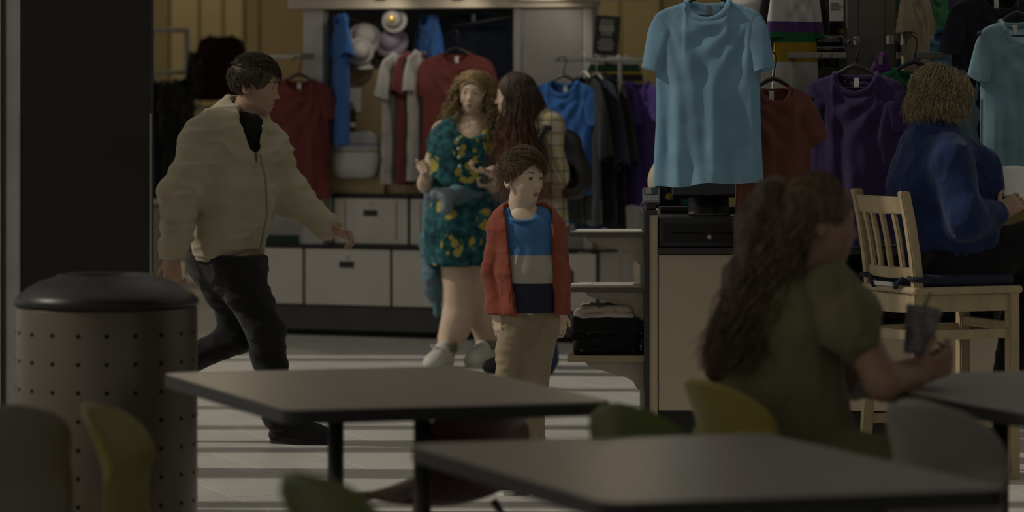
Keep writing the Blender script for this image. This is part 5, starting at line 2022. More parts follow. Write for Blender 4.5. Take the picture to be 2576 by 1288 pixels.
h1 = hand_prims(lwr, (0.10, -0.10, -1), (0.75, 0.45, 0), 0.125, 14, -1, 0.05, lel, 0.019)
h2 = hand_prims(rwr, (-0.02, -0.05, -1), (-0.55, 0.7, 0), 0.125, 22, 1, 0.05, rel, 0.019)
body_obj([(headp, 0.0026), (coarse, 0.010), (h1, 0.0032), (h2, 0.0032)], [SK_boy, LIP], boy, lips_index(CB, RB_, HB))
make_eyes(CB, RB_, HB, boy, (0.12, -1, 0.0), (0.045, 0.04, 0.03))
M_hb = hairmat('hair_boy_brown', (0.150, 0.106, 0.066))
eyebrows(CB, RB_, HB, M_hb, boy, 0.009)
# upper lash lines
for s in (-1, 1):
    pts = [Vector(np.array(CB) + RB_ @ (np.array((s * 0.135 + u * 0.062, -0.352 + 0.02 * u * u, 0.026 - 0.023 * u * u)) * HB)) for u in (-1, -0.5, 0, 0.5, 1)]
    tube('lashes', pts, 0.0011, M_hb, boy, 6)


def boy_roots(u):
    x, y, z = u.T
    hairline = z > 0.16 + 0.45 * np.clip(-y - 0.35, 0, 1) * 0.9
    side = (z > -0.42 + 0.75 * np.clip(-y, 0, 1)) & (y > -0.72)
    return np.where(y < -0.45, z > 0.10 + 1.1 * (-y - 0.45), side)


def boy_stop(q):
    # hair ends above the brows
    return (q[:, 1] < -0.12) & (np.abs(q[:, 0]) < 0.23) & (q[:, 2] < 0.20 + 0.10 * np.clip(-q[:, 0] * 2.5, -0.3, 1))


def boy_flow(k):
    x, y, z = k.T
    top = np.clip(z * 1.6, 0, 1)[:, None]
    f_top = np.stack([0.85 + 0.0 * x, -1.0 + 0 * x, 0.15 + 0 * x], 1)
    f_side = np.stack([0 * x, -0.45 + 0 * x, -1.0 + 0 * x], 1)
    return f_top * top + f_side * (1 - top)


hr = hair_base(CB, RB_, HB, M_hb, boy, grow=0.022, zcut=-0.27, face=0.34)
hr.name = 'hair'
strands('hair_strands', CB, RB_, np.array((0.37, 0.45, 0.405)) * HB, np.array((0, 0.075, 0.135)) * HB, boy_roots, 3600, 9,
        lambda u: np.where(u[:, 2] > 0.45, 0.075, 0.03), boy_flow, M_hb, hr, 0.00085, 0.14, seed=3, jitter=0.16, stop=boy_stop)
strands('fringe', CB, RB_, np.array((0.385, 0.46, 0.41)) * HB, np.array((0, 0.075, 0.135)) * HB, lambda u: (u[:, 2] > 0.62) & (u[:, 1] < 0.25) & (u[:, 0] < 0.35), 900, 11,
        lambda u: 0.085 + 0.02 * (-u[:, 1]), lambda k: np.stack([0.75 + 0 * k[:, 0], -1.0 + 0 * k[:, 0], -0.05 + 0 * k[:, 0]], 1), M_hb, hr, 0.0011, 0.22, seed=5, jitter=0.13, stop=boy_stop)

# striped shirt
zs = lambda y: CH - (y - HY) * DB / F
sh_m = bands('boy_shirt_stripes', [(zs(800), (0.030, 0.033, 0.055)), (zs(711), (0.40, 0.37, 0.32)), (zs(640), (0.060, 0.165, 0.36)), (zs(560), (0.060, 0.165, 0.36))])
torso = [rc(J(1300, 585, 0.01), J(1360, 585, 0.01), 0.072, 0.072, 0.05, ((0, 1, 0), 0.85)), rc(J(1325, 600, 0.0), J(1335, 680, -0.01), 0.108, 0.105, 0.05, ((0, 1, 0), 0.76)),
         rc(J(1335, 690, -0.01), J(1340, 780, -0.01), 0.106, 0.108, 0.05, ((0, 1, 0), 0.80)), rc(J(1285, 552, 0.01), J(1350, 552, 0.01), 0.042, 0.042, 0.05)]
shirtp = torso + [el(J(1317, 522, -0.03), (0.050, 0.075, 0.058), None, 0.01, 'sub'), cut_below(zs(784))]
soft_obj('shirt', shirtp, 0.006, sh_m, boy, 0.004, (16, 12, 9), 4, 1)
pts = []
for k in range(32):
    a = 2 * math.pi * k / 32
    pts.append(J(1317 + 42 * math.cos(a), 541 - 15 * math.sin(a) + 2, -0.012 - 0.066 * math.sin(a) * -1 if False else -0.012 + 0.062 * math.sin(a)))
tube('shirt_collar', pts, 0.007, cloth('boy_collar_blue', (0.060, 0.165, 0.36)), boy, 8, True)

# hoodie
M_hood = cloth('rust_red_fleece', (0.245, 0.066, 0.040), 0, var=0.08)
jk = [dict(q) for q in torso]
for q in jk:
    q['r1'] += 0.017
    q['r2'] += 0.017
def fat(q, e):
    q = dict(q)
    q['r1'] += e
    q['r2'] += e
    return q
jk += [rc(lsh, lel, 0.048, 0.041, 0.012), rc(lel, lwr, 0.041, 0.036, 0.008), rc(rsh, rel, 0.048, 0.041, 0.012), rc(rel, rwr, 0.041, 0.036, 0.008),
       rc(J(1270, 540, 0.05), J(1318, 530, 0.10), 0.030, 0.034, 0.03), rc(J(1318, 530, 0.10), J(1378, 540, 0.055), 0.034, 0.030, 0.03),
       rc(J(1268, 540, 0.05), J(1278, 575, -0.05), 0.024, 0.014, 0.03), rc(J(1382, 542, 0.055), J(1388, 580, -0.04), 0.024, 0.014, 0.03),
       rc(J(1250, 770, -0.0), J(1275, 785, -0.06), 0.035, 0.02, 0.04)]
nk = J(1317, 535)


def opening(Xx, Yy, Zz):
    row = HY + (CH - Zz) * F / DB
    t = (row - 525) / 260
    xl = ((1268 + 30 * t) - CX) * DB / F
    xr = ((1386 + 8 * t) - CX) * DB / F
    return np.maximum(np.maximum(xl - Xx, Xx - xr), Yy - (DB + 0.0))


jk += [fn(opening, 0.006), rc(J(1318, 500, 0.01), J(1318, 575, 0.0), 0.060, 0.060, 0.01, None, 'sub'), cut_below(zs(790))]
soft_obj('hoodie', jk, 0.0058, M_hood, boy, 0.0062, (17, 12, 19), 8, 1)
tube('zip', [J(1268, 548, -0.065), J(1274, 600, -0.088), J(1283, 680, -0.096), J(1294, 780, -0.098)], 0.0035, cloth('rust_zip', (0.17, 0.045, 0.03)), boy, 6)
tube('zip', [J(1389, 558, -0.055), J(1392, 640, -0.078), J(1397, 780, -0.082)], 0.0035, cloth('rust_zip', (0.17, 0.045, 0.03)), boy, 6)
for w_, e_ in ((lwr, lel), (rwr, rel)):
    dv = (e_ - w_).normalized()
    tube('cuff', [w_ + dv * 0.0, w_ + dv * 0.035], [0.034, 0.037], cloth('rust_rib', (0.21, 0.055, 0.034)), boy, 20)
tube('pocket_seam', [J(1263, 745, -0.088), J(1262, 712, -0.090), J(1272, 692, -0.098), J(1288, 690, -0.099)], 0.002, cloth('rust_rib', (0.21, 0.055, 0.034)), boy, 6)

# trousers and shoes
M_khaki = cloth('khaki_twill', (0.30, 0.245, 0.16), 0, var=0.07)
tr = [rc(J(1304, 790, 0.0), J(1362, 790, 0.0), 0.076, 0.072, 0.04), rc(J(1302, 815), J(1274, 985, 0.0), 0.074, 0.052, 0.02), rc(J(1274, 985), J(1264, 1205, 0.02), 0.052, 0.046, 0.03),
      rc(J(1360, 815), J(1341, 985, 0.0), 0.072, 0.050, 0.02), rc(J(1341, 985), J(1338, 1205, 0.02), 0.050, 0.046, 0.03), fn(lambda Xx, Yy, Zz: -(Zz - zs(772)) + 0 * Xx + 0 * Yy)]
soft_obj('trousers', tr, 0.0068, M_khaki, boy, 0.0058, (20, 14, 24), 12, 2)
tube('fly_seam', [J(1374, 795, -0.088), J(1352, 845, -0.085), J(1330, 880, -0.07)], 0.0022, cloth('khaki_seam', (0.22, 0.175, 0.11)), boy, 6)
M_shoe_d = plain('shoe_dark', (0.02, 0.02, 0.022), 0.6)
for ax_ in (1264, 1338):
    hl = P(ax_, 0, DB + 0.06)
    hl.z = 0
    tt = hl + Vector((0.02, -0.2, 0))
    o = soft_obj('shoe', shoe_prims(hl, tt, None, 0.075, 0.038), 0.007, M_shoe_d, boy)
    sole(hl, tt, M_white, o, 0.039, 0.02)

# ---------------------------------------------------------------- the walking man
DM = 16.95


def J(x, y, dy=0.0, d=DM):
    return P(x, y, d + dy)


man = person('man in a pale beige bomber jacket and black trousers striding right', (P(600, 0, DM).x, DM, 0))
HM = 0.236
CM = J(646, 215, 0.0)
RM_ = rot(76, 9, 2)
n0, n1 = J(628, 265, 0.02), J(606, 318, 0.03)
rs, re_, rw = J(512, 345, -0.14), J(452, 500, -0.20), J(432, 650, -0.22)      # near arm, swung back
ls, le_, lw = J(672, 372, 0.08), J(738, 500, 0.10), J(832, 578, 0.02)          # far arm, swung forward
body = [rc(n0, n1, 0.055, 0.065, 0.03), rc(rs, ls, 0.05, 0.05, 0.06), rc(J(596, 370, 0.02), J(588, 480, 0.02), 0.09, 0.10, 0.06), rc(J(585, 500), J(572, 630), 0.11, 0.12, 0.06),
        rc(rs, re_, 0.05, 0.042, 0.03), rc(re_, rw, 0.042, 0.03, 0.03), rc(ls, le_, 0.05, 0.042, 0.03), rc(le_, lw, 0.042, 0.03, 0.03),
        rc(J(545, 660, 0.06), J(603, 842, 0.08), 0.075, 0.055, 0.04), rc(J(603, 842, 0.08), J(470, 912, 0.08), 0.052, 0.035, 0.03),
        rc(J(590, 665, -0.06), J(668, 830, -0.07), 0.075, 0.055, 0.04), rc(J(668, 830, -0.07), J(704, 1060, -0.04), 0.052, 0.035, 0.03)]
hm1 = hand_prims(rw, (0.06, -0.05, -1), (0.4, 0.9, 0), 0.185, 42, -1, 0.02, re_, 0.03)
hm2 = hand_prims(lw, (0.85, -0.25, -0.25), (0.2, -0.5, -0.9), 0.185, 48, -1, 0.02, le_, 0.03)
headp = head_prims(CM, RM_, HM) + [rc(n0, n1, 0.062, 0.07, 0.03)]
body_obj([(headp, 0.0042), (body, 0.013), (hm1, 0.005), (hm2, 0.005)], [SK_man, LIP], man, lips_index(CM, RM_, HM))
make_eyes(CM, RM_, HM, man, (0, -1, -0.1))
M_hm = hairmat('hair_man_brown', (0.07, 0.053, 0.037))
eyebrows(CM, RM_, HM, M_hm, man, 0.016)
hr = hair_base(CM, RM_, HM, M_hm, man, grow=0.05, zcut=-0.24, face=0.31)
hr.name = 'hair'
strands('hair_strands', CM, RM_, np.array((0.365, 0.445, 0.41)) * HM, np.array((0, 0.075, 0.135)) * HM,
        lambda u: np.where(u[:, 1] < -0.5, u[:, 2] > 0.30, (u[:, 2] > -0.62 + 0.9 * np.clip(-u[:, 1] + 0.15, 0, 1))), 3200, 7,
        lambda u: np.where(u[:, 2] > 0.4, 0.065, 0.018), lambda k: np.stack([0.1 + 0 * k[:, 0], -1.0 + 0 * k[:, 0], np.where(k[:, 2] > 0.3, 0.35, -0.8)], 1), M_hm, hr, 0.0011, 0.16, seed=7, jitter=0.2)



def vneck(Xx, Yy, Zz):
    row = HY + (CH - Zz) * F / DM
    t = np.clip((row - 290) / 125, 0, 1.3)
    xc = ((634 + 16 * t) - CX) * DM / F
    return np.maximum(np.abs(Xx - xc) - 0.048 * (1 - t), Yy - (DM - 0.03))


M_bomb = cloth('beige_cotton', (0.38, 0.335, 0.235), 0, var=0.06)
sft = (0.7, -0.7, 0)
jk = [rc(J(520, 345, -0.09), J(660, 372, 0.06), 0.105, 0.10, 0.08), rc(J(596, 360, 0), J(590, 470, 0), 0.175, 0.18, 0.08, (sft, 0.85)), rc(J(586, 480, 0), J(573, 600, 0), 0.182, 0.165, 0.08, (sft, 0.85)),
      rc(J(573, 600, 0), J(570, 632, 0), 0.160, 0.150, 0.04, (sft, 0.85)),
      rc(rs, re_, 0.088, 0.080, 0.05), rc(re_, rw + (re_ - rw) * 0.08, 0.080, 0.062, 0.05), rc(ls, le_, 0.085, 0.076, 0.05), rc(le_, lw + (le_ - lw) * 0.10, 0.076, 0.056, 0.05),
      rc(J(560, 300, 0.0), J(600, 268, 0.05), 0.055, 0.045, 0.05), rc(J(598, 268, 0.06), J(625, 300, -0.07), 0.034, 0.022, 0.03), rc(J(600, 262, 0.08), J(650, 300, 0.07), 0.030, 0.022, 0.03),
      rc(J(626, 240, 0.03), J(612, 320, 0.02), 0.075, 0.070, 0.01, None, 'sub'), fn(vneck, 0.01), cut_below(CH - (646 - HY) * DM / F)]
soft_obj('bomber_jacket', jk, 0.0085, M_bomb, man, 0.018, (8, 8, 17), 21, 1)
soft_obj('jacket_hem', [rc(J(573, 628, 0), J(571, 645, 0), 0.150, 0.146, 0.02, (sft, 0.85)), cut_below(CH - (655 - HY) * DM / F), fn(lambda Xx, Yy, Zz: -(Zz - (CH - (622 - HY) * DM / F)) + 0 * Xx + 0 * Yy)], 0.009, cloth('beige_rib', (0.34, 0.30, 0.21)), man, 0.003, (40, 40, 3), 5)
for w_, e_ in ((rw, re_), (lw, le_)):
    dv = (e_ - w_).normalized()
    tube('jacket_cuff', [w_ + dv * 0.005, w_ + dv * 0.06], [0.042, 0.05], cloth('beige_rib', (0.34, 0.30, 0.21)), man, 20)
tube('jacket_zip', [J(655, 390, -0.15), J(668, 450, -0.165), J(672, 540, -0.16), J(655, 625, -0.14)], 0.005, cloth('beige_zip', (0.22, 0.19, 0.13)), man, 6)
soft_obj('undershirt', [rc(J(612, 335, 0.0), J(612, 430, 0.02), 0.105, 0.10, 0.03)], 0.01, M_bk, man)
M_trk = cloth('black_twill', (0.016, 0.016, 0.017))
tr = [rc(J(545, 655, 0.05), J(600, 655, -0.05), 0.125, 0.125, 0.06), rc(J(548, 670, 0.06), J(603, 842, 0.08), 0.098, 0.072, 0.05), rc(J(603, 842, 0.08), J(465, 912, 0.08), 0.068, 0.058, 0.04),
      rc(J(592, 675, -0.06), J(668, 830, -0.07), 0.102, 0.078, 0.05), rc(J(668, 830, -0.07), J(700, 1050, -0.04), 0.076, 0.064, 0.04), fn(lambda Xx, Yy, Zz: -(Zz - (CH - (640 - HY) * DM / F)) + 0 * Xx + 0 * Yy)]
soft_obj('trousers', tr, 0.0095, M_trk, man, 0.010, (10, 10, 18), 23, 2)
# planted shoe and lifted shoe
hl = P(680, 0, 15500 / (1113 - 200.0) - 0.03)
hl.z = 0
tt = hl + Vector((0.265, -0.07, 0))
M_sneak = plain('black_canvas', (0.010, 0.010, 0.010), 0.7)
o = soft_obj('shoe', shoe_prims(hl, tt, None, 0.12, 0.046), 0.007, M_sneak, man)
sole(hl, tt, plain('sole_black', (0.014, 0.014, 0.015), 0.55), o, 0.048, 0.032)
for k in range(4):
    c = hl + (tt - hl) * (0.40 + 0.075 * k) + Vector((0, 0, 0.115 - 0.014 * k))
    sv = Vector((0.05, 0.2, 0)).normalized()
    tube('lace', [c - sv * 0.035 + Vector((0, 0, -0.014)), c, c + sv * 0.035 + Vector((0.012, 0, -0.014))], 0.0028, M_black, o, 6)
tube('lace', [hl + Vector((0.10, -0.02, 0.125)), hl + Vector((0.125, -0.04, 0.14)), hl + Vector((0.145, -0.05, 0.125)), hl + Vector((0.13, -0.05, 0.11)), hl + Vector((0.115, -0.04, 0.12))], 0.0028, M_black, o, 6)
a0 = J(470, 912, 0.08)
dv = Vector((-0.45, 0.0, -0.89)).normalized()
soft_obj('shoe', [rc(a0 + Vector((-0.04, 0, 0.05)), a0 + Vector((-0.05, 0, -0.04)), 0.045, 0.045, 0.03), rc(a0 + Vector((-0.06, 0, -0.03)), a0 + Vector((-0.06, 0, -0.06)) + dv * 0.15, 0.045, 0.04, 0.03)], 0.009, M_sneak, man)

# ---------------------------------------------------------------- the woman in the floral outfit
DW = 21.4


def J(x, y, dy=0.0, d=DW):
    return P(x, y, d + dy)


fw = person('woman with blonde curly hair in a teal floral outfit, walking towards the camera', (P(1170, 0, DW).x, DW, 0))
HW = 0.222
CW = J(1192, 236, 0)
RW = rot(-14, -2, 4)
fs_l, fe_l, fwl = J(1118, 335, 0.0), J(1076, 462, 0.05), J(1070, 448, -0.17)
fs_r, fe_r, fwr = J(1252, 335, 0.05), J(1272, 440, 0.05), J(1240, 470, -0.12)
yWf = floor_row(DW)
legs = [rc(J(1158, 650, 0), J(1152, 800, -0.03), 0.112, 0.080, 0.04), rc(J(1152, 800, -0.03), J(1122, 895, -0.03), 0.078, 0.046, 0.04), rc(J(1143, 830, -0.01), J(1132, 850, 0.01), 0.074, 0.066, 0.04),
        rc(J(1216, 650, 0.05), J(1216, 800, 0.10), 0.112, 0.080, 0.04), rc(J(1216, 800, 0.10), J(1228, 890, 0.14), 0.078, 0.046, 0.04)]
body = [rc(J(1190, 290, 0.02), J(1188, 330, 0.02), 0.060, 0.070, 0.04), rc(fs_l, fs_r, 0.065, 0.065, 0.06), rc(J(1180, 370), J(1175, 450), 0.155, 0.15, 0.06), rc(J(1172, 480), J(1180, 590), 0.13, 0.125, 0.06),
        rc(fs_l, fe_l, 0.062, 0.052, 0.04), rc(fe_l, fwl, 0.052, 0.034, 0.03), rc(fs_r, fe_r, 0.062, 0.052, 0.04), rc(fe_r, fwr, 0.052, 0.034, 0.03)] + legs
headp = head_prims(CW, RW, HW, fem=True) + [rc(J(1190, 285, 0.02), J(1188, 330, 0.02), 0.058, 0.075, 0.04), rc(J(1150, 338, 0.0), J(1225, 336, 0.02), 0.055, 0.055, 0.05)]
ha = hand_prims(fwl, (-0.25, -0.7, 0.45), (0.6, 0.0, 0.5), 0.165, 62, 1, 0.02, fe_l, 0.030)
hb = hand_prims(fwr, (-0.9, -0.3, 0.1), (0, 0, 1), 0.165, 40, 1, 0.02, fe_r, 0.030)
body_obj([(headp, 0.005), (body, 0.011), (ha, 0.005), (hb, 0.005)], [SK_fair, LIP], fw, lips_index(CW, RW, HW))
make_eyes(CW, RW, HW, fw, (0.2, -1, 0), (0.06, 0.05, 0.045))
M_hw2 = hairmat('hair_blonde', (0.30, 0.22, 0.105))
eyebrows(CW, RW, HW, M_hw2, fw, 0.013)
hr = hair_base(CW, RW, HW, M_hw2, fw, grow=0.05, zcut=-0.30, face=0.32)
hr.name = 'hair'
strands('hair_curls', CW, RW, np.array((0.40, 0.47, 0.43)) * HW, np.array((0, 0.075, 0.135)) * HW, lambda u: (u[:, 2] > 0.05) & ((u[:, 1] > -0.5) | (u[:, 2] > 0.50)), 2000, 26,
        lambda u: 0.40 + 0.06 * np.abs(u[:, 0]), lambda k: np.stack([np.sign(k[:, 0]) * 1.6, 0.45 + 0 * k[:, 0], -0.25 + 0 * k[:, 0]], 1), M_hw2, hr, 0.0026, 0.22, curl=0.013, cfreq=11, hang_z=0.15, drift=(0, -0.10, 0), seed=9, jitter=0.30)
strands('hair_curls', CW, RW, np.array((0.42, 0.47, 0.43)) * HW, np.array((0, 0.075, 0.135)) * HW, lambda u: (u[:, 2] > 0.0) & (np.abs(u[:, 0]) > 0.45) & (u[:, 1] > -0.25), 900, 26,
        lambda u: 0.40 + 0 * u[:, 0], lambda k: np.stack([np.sign(k[:, 0]) * 1.6, 0.2 + 0 * k[:, 0], -0.6 + 0 * k[:, 0]], 1), M_hw2, hr, 0.0026, 0.30, curl=0.016, cfreq=11, hang_z=0.1, drift=(0, -0.20, 0), seed=19, jitter=0.34)

fl = NT('teal_floral_print', 0.8, 0.2)
_v = fl.coord('Object', (1, 1, 1))
_n = fl.n('ShaderNodeTexNoise', Scale=26.0, Detail=4.0)
fl.l(_v, _n.inputs['Vector'])
_bg = fl.ramp(_n.outputs[0], [(0.30, (0.006, 0.022, 0.030)), (0.52, (0.015, 0.085, 0.10)), (0.72, (0.05, 0.17, 0.19))])
_vo = fl.n('ShaderNodeTexVoronoi', Scale=5.2, Randomness=0.85)
fl.l(_v, _vo.inputs['Vector'])
_vo2 = fl.n('ShaderNodeTexVoronoi', Scale=22.0)
fl.l(_v, _vo2.inputs['Vector'])
_m1 = fl.n('ShaderNodeMath', _operation='LESS_THAN')
fl.l(_vo.outputs['Distance'], _m1.inputs[0])
_m1.inputs[1].default_value = 0.40
_m2 = fl.n('ShaderNodeMath', _operation='LESS_THAN')
fl.l(_vo2.outputs['Distance'], _m2.inputs[0])
_m2.inputs[1].default_value = 0.50
_mm = fl.n('ShaderNodeMath', _operation='MULTIPLY')
fl.l(_m1.outputs[0], _mm.inputs[0])
fl.l(_m2.outputs[0], _mm.inputs[1])
_mx = fl.n('ShaderNodeMix', _data_type='RGBA')
fl.l(_mm.outputs[0], _mx.inputs[0])
fl.l(_bg, _mx.inputs[6])
_mx.inputs[7].default_value = (0.42, 0.36, 0.07, 1)
fl.base(_mx.outputs[2])
fl = fl.m
dr = [rc(J(1135, 365, -0.03), J(1225, 362, 0.0), 0.115, 0.105, 0.07), rc(J(1168, 375, -0.02), J(1172, 455, -0.01), 0.185, 0.178, 0.07, ((0, 1, 0), 0.92)), rc(J(1172, 470), J(1166, 560), 0.178, 0.205, 0.06, ((0, 1, 0), 0.9)),
      rc(J(1150, 590, 0), J(1150, 680, -0.01), 0.165, 0.165, 0.05), rc(J(1208, 590, 0.04), J(1216, 680, 0.05), 0.165, 0.160, 0.05),
      el(J(1186, 312, -0.10), (0.085, 0.16, 0.075), None, 0.02, 'sub'), cut_below(CH - (668 - HY) * DW / F),
      rc(fs_l, J(1090, 420, 0.03), 0.066, 0.066, 0.01, None, 'sub')]
soft_obj('floral_outfit', dr, 0.010, fl, fw, 0.008, (12, 12, 7), 31, 2)
for k in range(4):
    lathe('button', [(0.0, -0.004), (0.009, -0.004), (0.009, 0.004), (0.0, 0.004)], M_white, fw, 12, J(1152 + 1.5 * k, 352 + 22 * k, -0.20 - 0.004 * k), Matrix.Rotation(math.pi / 2, 4, 'X'))


def plaid(name, base, c1, c2, s=26.0, s2=9.0):
    m = NT(name, 0.9, 0.15)
    tc = m.n('ShaderNodeTexCoord')
    sp = m.n('ShaderNodeSeparateXYZ')
    m.l(tc.outputs['Object'], sp.inputs[0])
    prev = None
    for axis, freq, col, w_ in (('X', s, c1, 0.30), ('Z', s, c1, 0.30), ('X', s2, c2, 0.16), ('Z', s2, c2, 0.16)):
        a = m.n('ShaderNodeMath', _operation='MULTIPLY')
        m.l(sp.outputs[axis], a.inputs[0])
        a.inputs[1].default_value = freq
        f_ = m.n('ShaderNodeMath', _operation='FRACT')
        m.l(a.outputs[0], f_.inputs[0])
        lt = m.n('ShaderNodeMath', _operation='LESS_THAN')
        m.l(f_.outputs[0], lt.inputs[0])
        lt.inputs[1].default_value = w_
        k_ = m.n('ShaderNodeMath', _operation='MULTIPLY')
        m.l(lt.outputs[0], k_.inputs[0])
        k_.inputs[1].default_value = 0.6
        mx = m.n('ShaderNodeMix', _data_type='RGBA')
        m.l(k_.outputs[0], mx.inputs[0])
        if prev is None:
            mx.inputs[6].default_value = (*base, 1)
        else:
            m.l(prev, mx.inputs[6])
        mx.inputs[7].default_value = (*col, 1)
        prev = mx.outputs[2]
    m.base(prev)
    return m.m


M_pl1 = plaid('blue_green_flannel', (0.10, 0.19, 0.225), (0.06, 0.14, 0.145), (0.17, 0.135, 0.21), 22, 11)
fn_t = [rc(J(1100, 478, 0.0), J(1150, 490, -0.16), 0.045, 0.045, 0.04), rc(J(1150, 490, -0.16), J(1255, 478, -0.05), 0.050, 0.055, 0.04), rc(J(1100, 480, 0.02), J(1190, 485, 0.17), 0.06, 0.06, 0.05), rc(J(1190, 485, 0.17), J(1255, 480, 0.05), 0.06, 0.06, 0.05),
        rc(J(1094, 500, 0.06), J(1084, 610, 0.08), 0.060, 0.055, 0.05, ((0, 1, 0), 1.6)), rc(J(1084, 610, 0.06), J(1088, 720, 0.02), 0.055, 0.052, 0.05), rc(J(1088, 700, 0.0), J(1100, 790, -0.02), 0.060, 0.018, 0.04),
        rc(J(1245, 500, 0.08), J(1250, 640, 0.1), 0.06, 0.05, 0.04)]
soft_obj('tied_flannel_shirt', fn_t, 0.011, M_pl1, fw, 0.012, (14, 14, 12), 33, 1)
soft_obj('flannel_knot', [el(J(1128, 492, -0.22), (0.042, 0.035, 0.035)), rc(J(1128, 492, -0.22), J(1122, 525, -0.22), 0.028, 0.034, 0.02), rc(J(1128, 490, -0.22), J(1098, 488, -0.17), 0.030, 0.036, 0.02)], 0.008, cloth('flannel_lining_pale', (0.19, 0.24, 0.27)), fw, 0.005, (30, 30, 30))
M_wshoe = plain('white_trainer', (0.52, 0.51, 0.46), 0.6)
for (hx, hy, tx, dyy) in ((1128, 0, -0.10, -0.04), (1230, 0, -0.10, 0.15)):
    hl = P(hx, 0, DW + dyy)
    hl.z = 0
    tt = hl + Vector((tx, -0.215, 0))
    o = soft_obj('shoe', shoe_prims(hl, tt, None, 0.10, 0.052), 0.010, M_wshoe, fw)
    sole(hl, tt, M_wshoe, o, 0.055, 0.035)
    tube('sock', [hl + Vector((0, -0.05, 0.09)), hl + Vector((0, -0.045, 0.135))], [0.050, 0.050], cloth('grey_green_sock', (0.16, 0.16, 0.12)), fw, 16)
    tube('lace', [hl + Vector((-0.03, -0.12, 0.105)), hl + Vector((-0.09, -0.12, 0.13)), hl + Vector((-0.07, -0.14, 0.09)), hl + Vector((-0.02, -0.13, 0.10))], 0.006, M_wshoe, o, 6)

# ---------------------------------------------------------------- the red-haired woman with the backpack
DR = 20.9


def J(x, y, dy=0.0, d=DR):
    return P(x, y, d + dy)


rwm = person('woman with long red-brown hair, yellow plaid shirt and black backpack, face turned left', (P(1345, 0, DR).x, DR, 0))
HR = 0.222
CR = J(1292, 240, 0.0)
RR = rot(-98, 2, 0)
s1_, e1_, w1_ = J(1378, 320, -0.10), J(1395, 440, -0.12), J(1300, 440, -0.22)
s2_, e2_, w2_ = J(1330, 322, 0.10), J(1300, 440, 0.05), J(1238, 432, -0.10)
body = [rc(J(1305, 290, 0.02), J(1325, 330, 0.02), 0.055, 0.07, 0.04), rc(J(1352, 350), J(1360, 470), 0.125, 0.12, 0.06), rc(J(1360, 480), J(1360, 600), 0.12, 0.13, 0.06),
        rc(s2_, e2_, 0.045, 0.038, 0.03), rc(e2_, w2_, 0.036, 0.026, 0.03),
        rc(J(1350, 600, -0.05), J(1352, 760, -0.05), 0.085, 0.06, 0.04), rc(J(1352, 760, -0.05), J(1378, 900, -0.02), 0.055, 0.04, 0.03), rc(J(1370, 600, 0.06), J(1330, 760, 0.06), 0.085, 0.06, 0.04), rc(J(1330, 760, 0.06), J(1310, 900, 0.06), 0.055, 0.04, 0.03)]
headp = head_prims(CR, RR, HR, fem=True) + [rc(J(1305, 285, 0.02), J(1320, 330, 0.02), 0.055, 0.065, 0.03)]
hb = hand_prims(w2_, (-1, -0.1, 0.05), (0, 0, 1), 0.16, 30, -1, 0.02, e2_, 0.028)
body_obj([(headp, 0.005), (body, 0.013), (hb, 0.005)], [SK_fair, LIP], rwm, lips_index(CR, RR, HR))
make_eyes(CR, RR, HR, rwm)
M_hr = hairmat('hair_brown_to_red', (0.055, 0.036, 0.024), ((0.16, 0.055, 0.032), J(0, 400).z, J(0, 250).z))
hr = hair_base(CR, RR, HR, M_hr, rwm, grow=0.05, zcut=-0.45, face=0.33)
hr.name = 'hair'
strands('hair_strands', CR, RR, np.array((0.40, 0.47, 0.43)) * HR, np.array((0, 0.075, 0.135)) * HR, lambda u: (u[:, 2] > 0.0) & (u[:, 1] > -0.40), 3000, 22,
        lambda u: 0.56 + 0.06 * u[:, 2], lambda k: np.stack([np.sign(k[:, 0]) * 0.9, 0.6 + 0 * k[:, 0], -0.8 + 0 * k[:, 0]], 1), M_hr, hr, 0.0019, 0.2, curl=0.006, cfreq=4, hang_z=0.3, drift=(0.14, -0.14, 0), seed=29, jitter=0.22)
strands('hair_strands', CR, RR, np.array((0.41, 0.46, 0.43)) * HR, np.array((0, 0.075, 0.135)) * HR, lambda u: (u[:, 2] > 0.0) & (u[:, 1] < 0.3) & (u[:, 1] > -0.28) & (np.abs(u[:, 0]) > 0.35), 1300, 22,
        lambda u: 0.56 + 0.06 * u[:, 2], lambda k: np.stack([np.sign(k[:, 0]) * 0.9, 0.22 + 0 * k[:, 0], -1.0 + 0 * k[:, 0]], 1), M_hr, hr, 0.0019, 0.26, curl=0.008, cfreq=4, hang_z=0.3, drift=(0.0, -0.22, 0), seed=39, jitter=0.24)
M_pl2 = plaid('yellow_grey_plaid', (0.42, 0.39, 0.29), (0.36, 0.30, 0.11), (0.10, 0.09, 0.11), 12, 15)
soft_obj('plaid_shirt', [rc(s1_, s2_, 0.075, 0.075, 0.06), rc(J(1352, 345), J(1358, 440), 0.150, 0.145, 0.06), rc(J(1358, 440), J(1352, 555), 0.145, 0.160, 0.06), rc(s1_, e1_, 0.072, 0.066, 0.04), rc(e1_, J(1330, 450, -0.2), 0.066, 0.058, 0.04),
                         rc(s2_, e2_, 0.065, 0.06, 0.04), rc(e2_, J(1262, 436, -0.05), 0.06, 0.05, 0.04), rc(J(1318, 300, 0.02), J(1322, 325, 0.02), 0.07, 0.075, 0.04), cut_below(CH - (572 - HY) * DR / F)], 0.011, M_pl2, rwm, 0.009, (12, 12, 10), 35, 1)
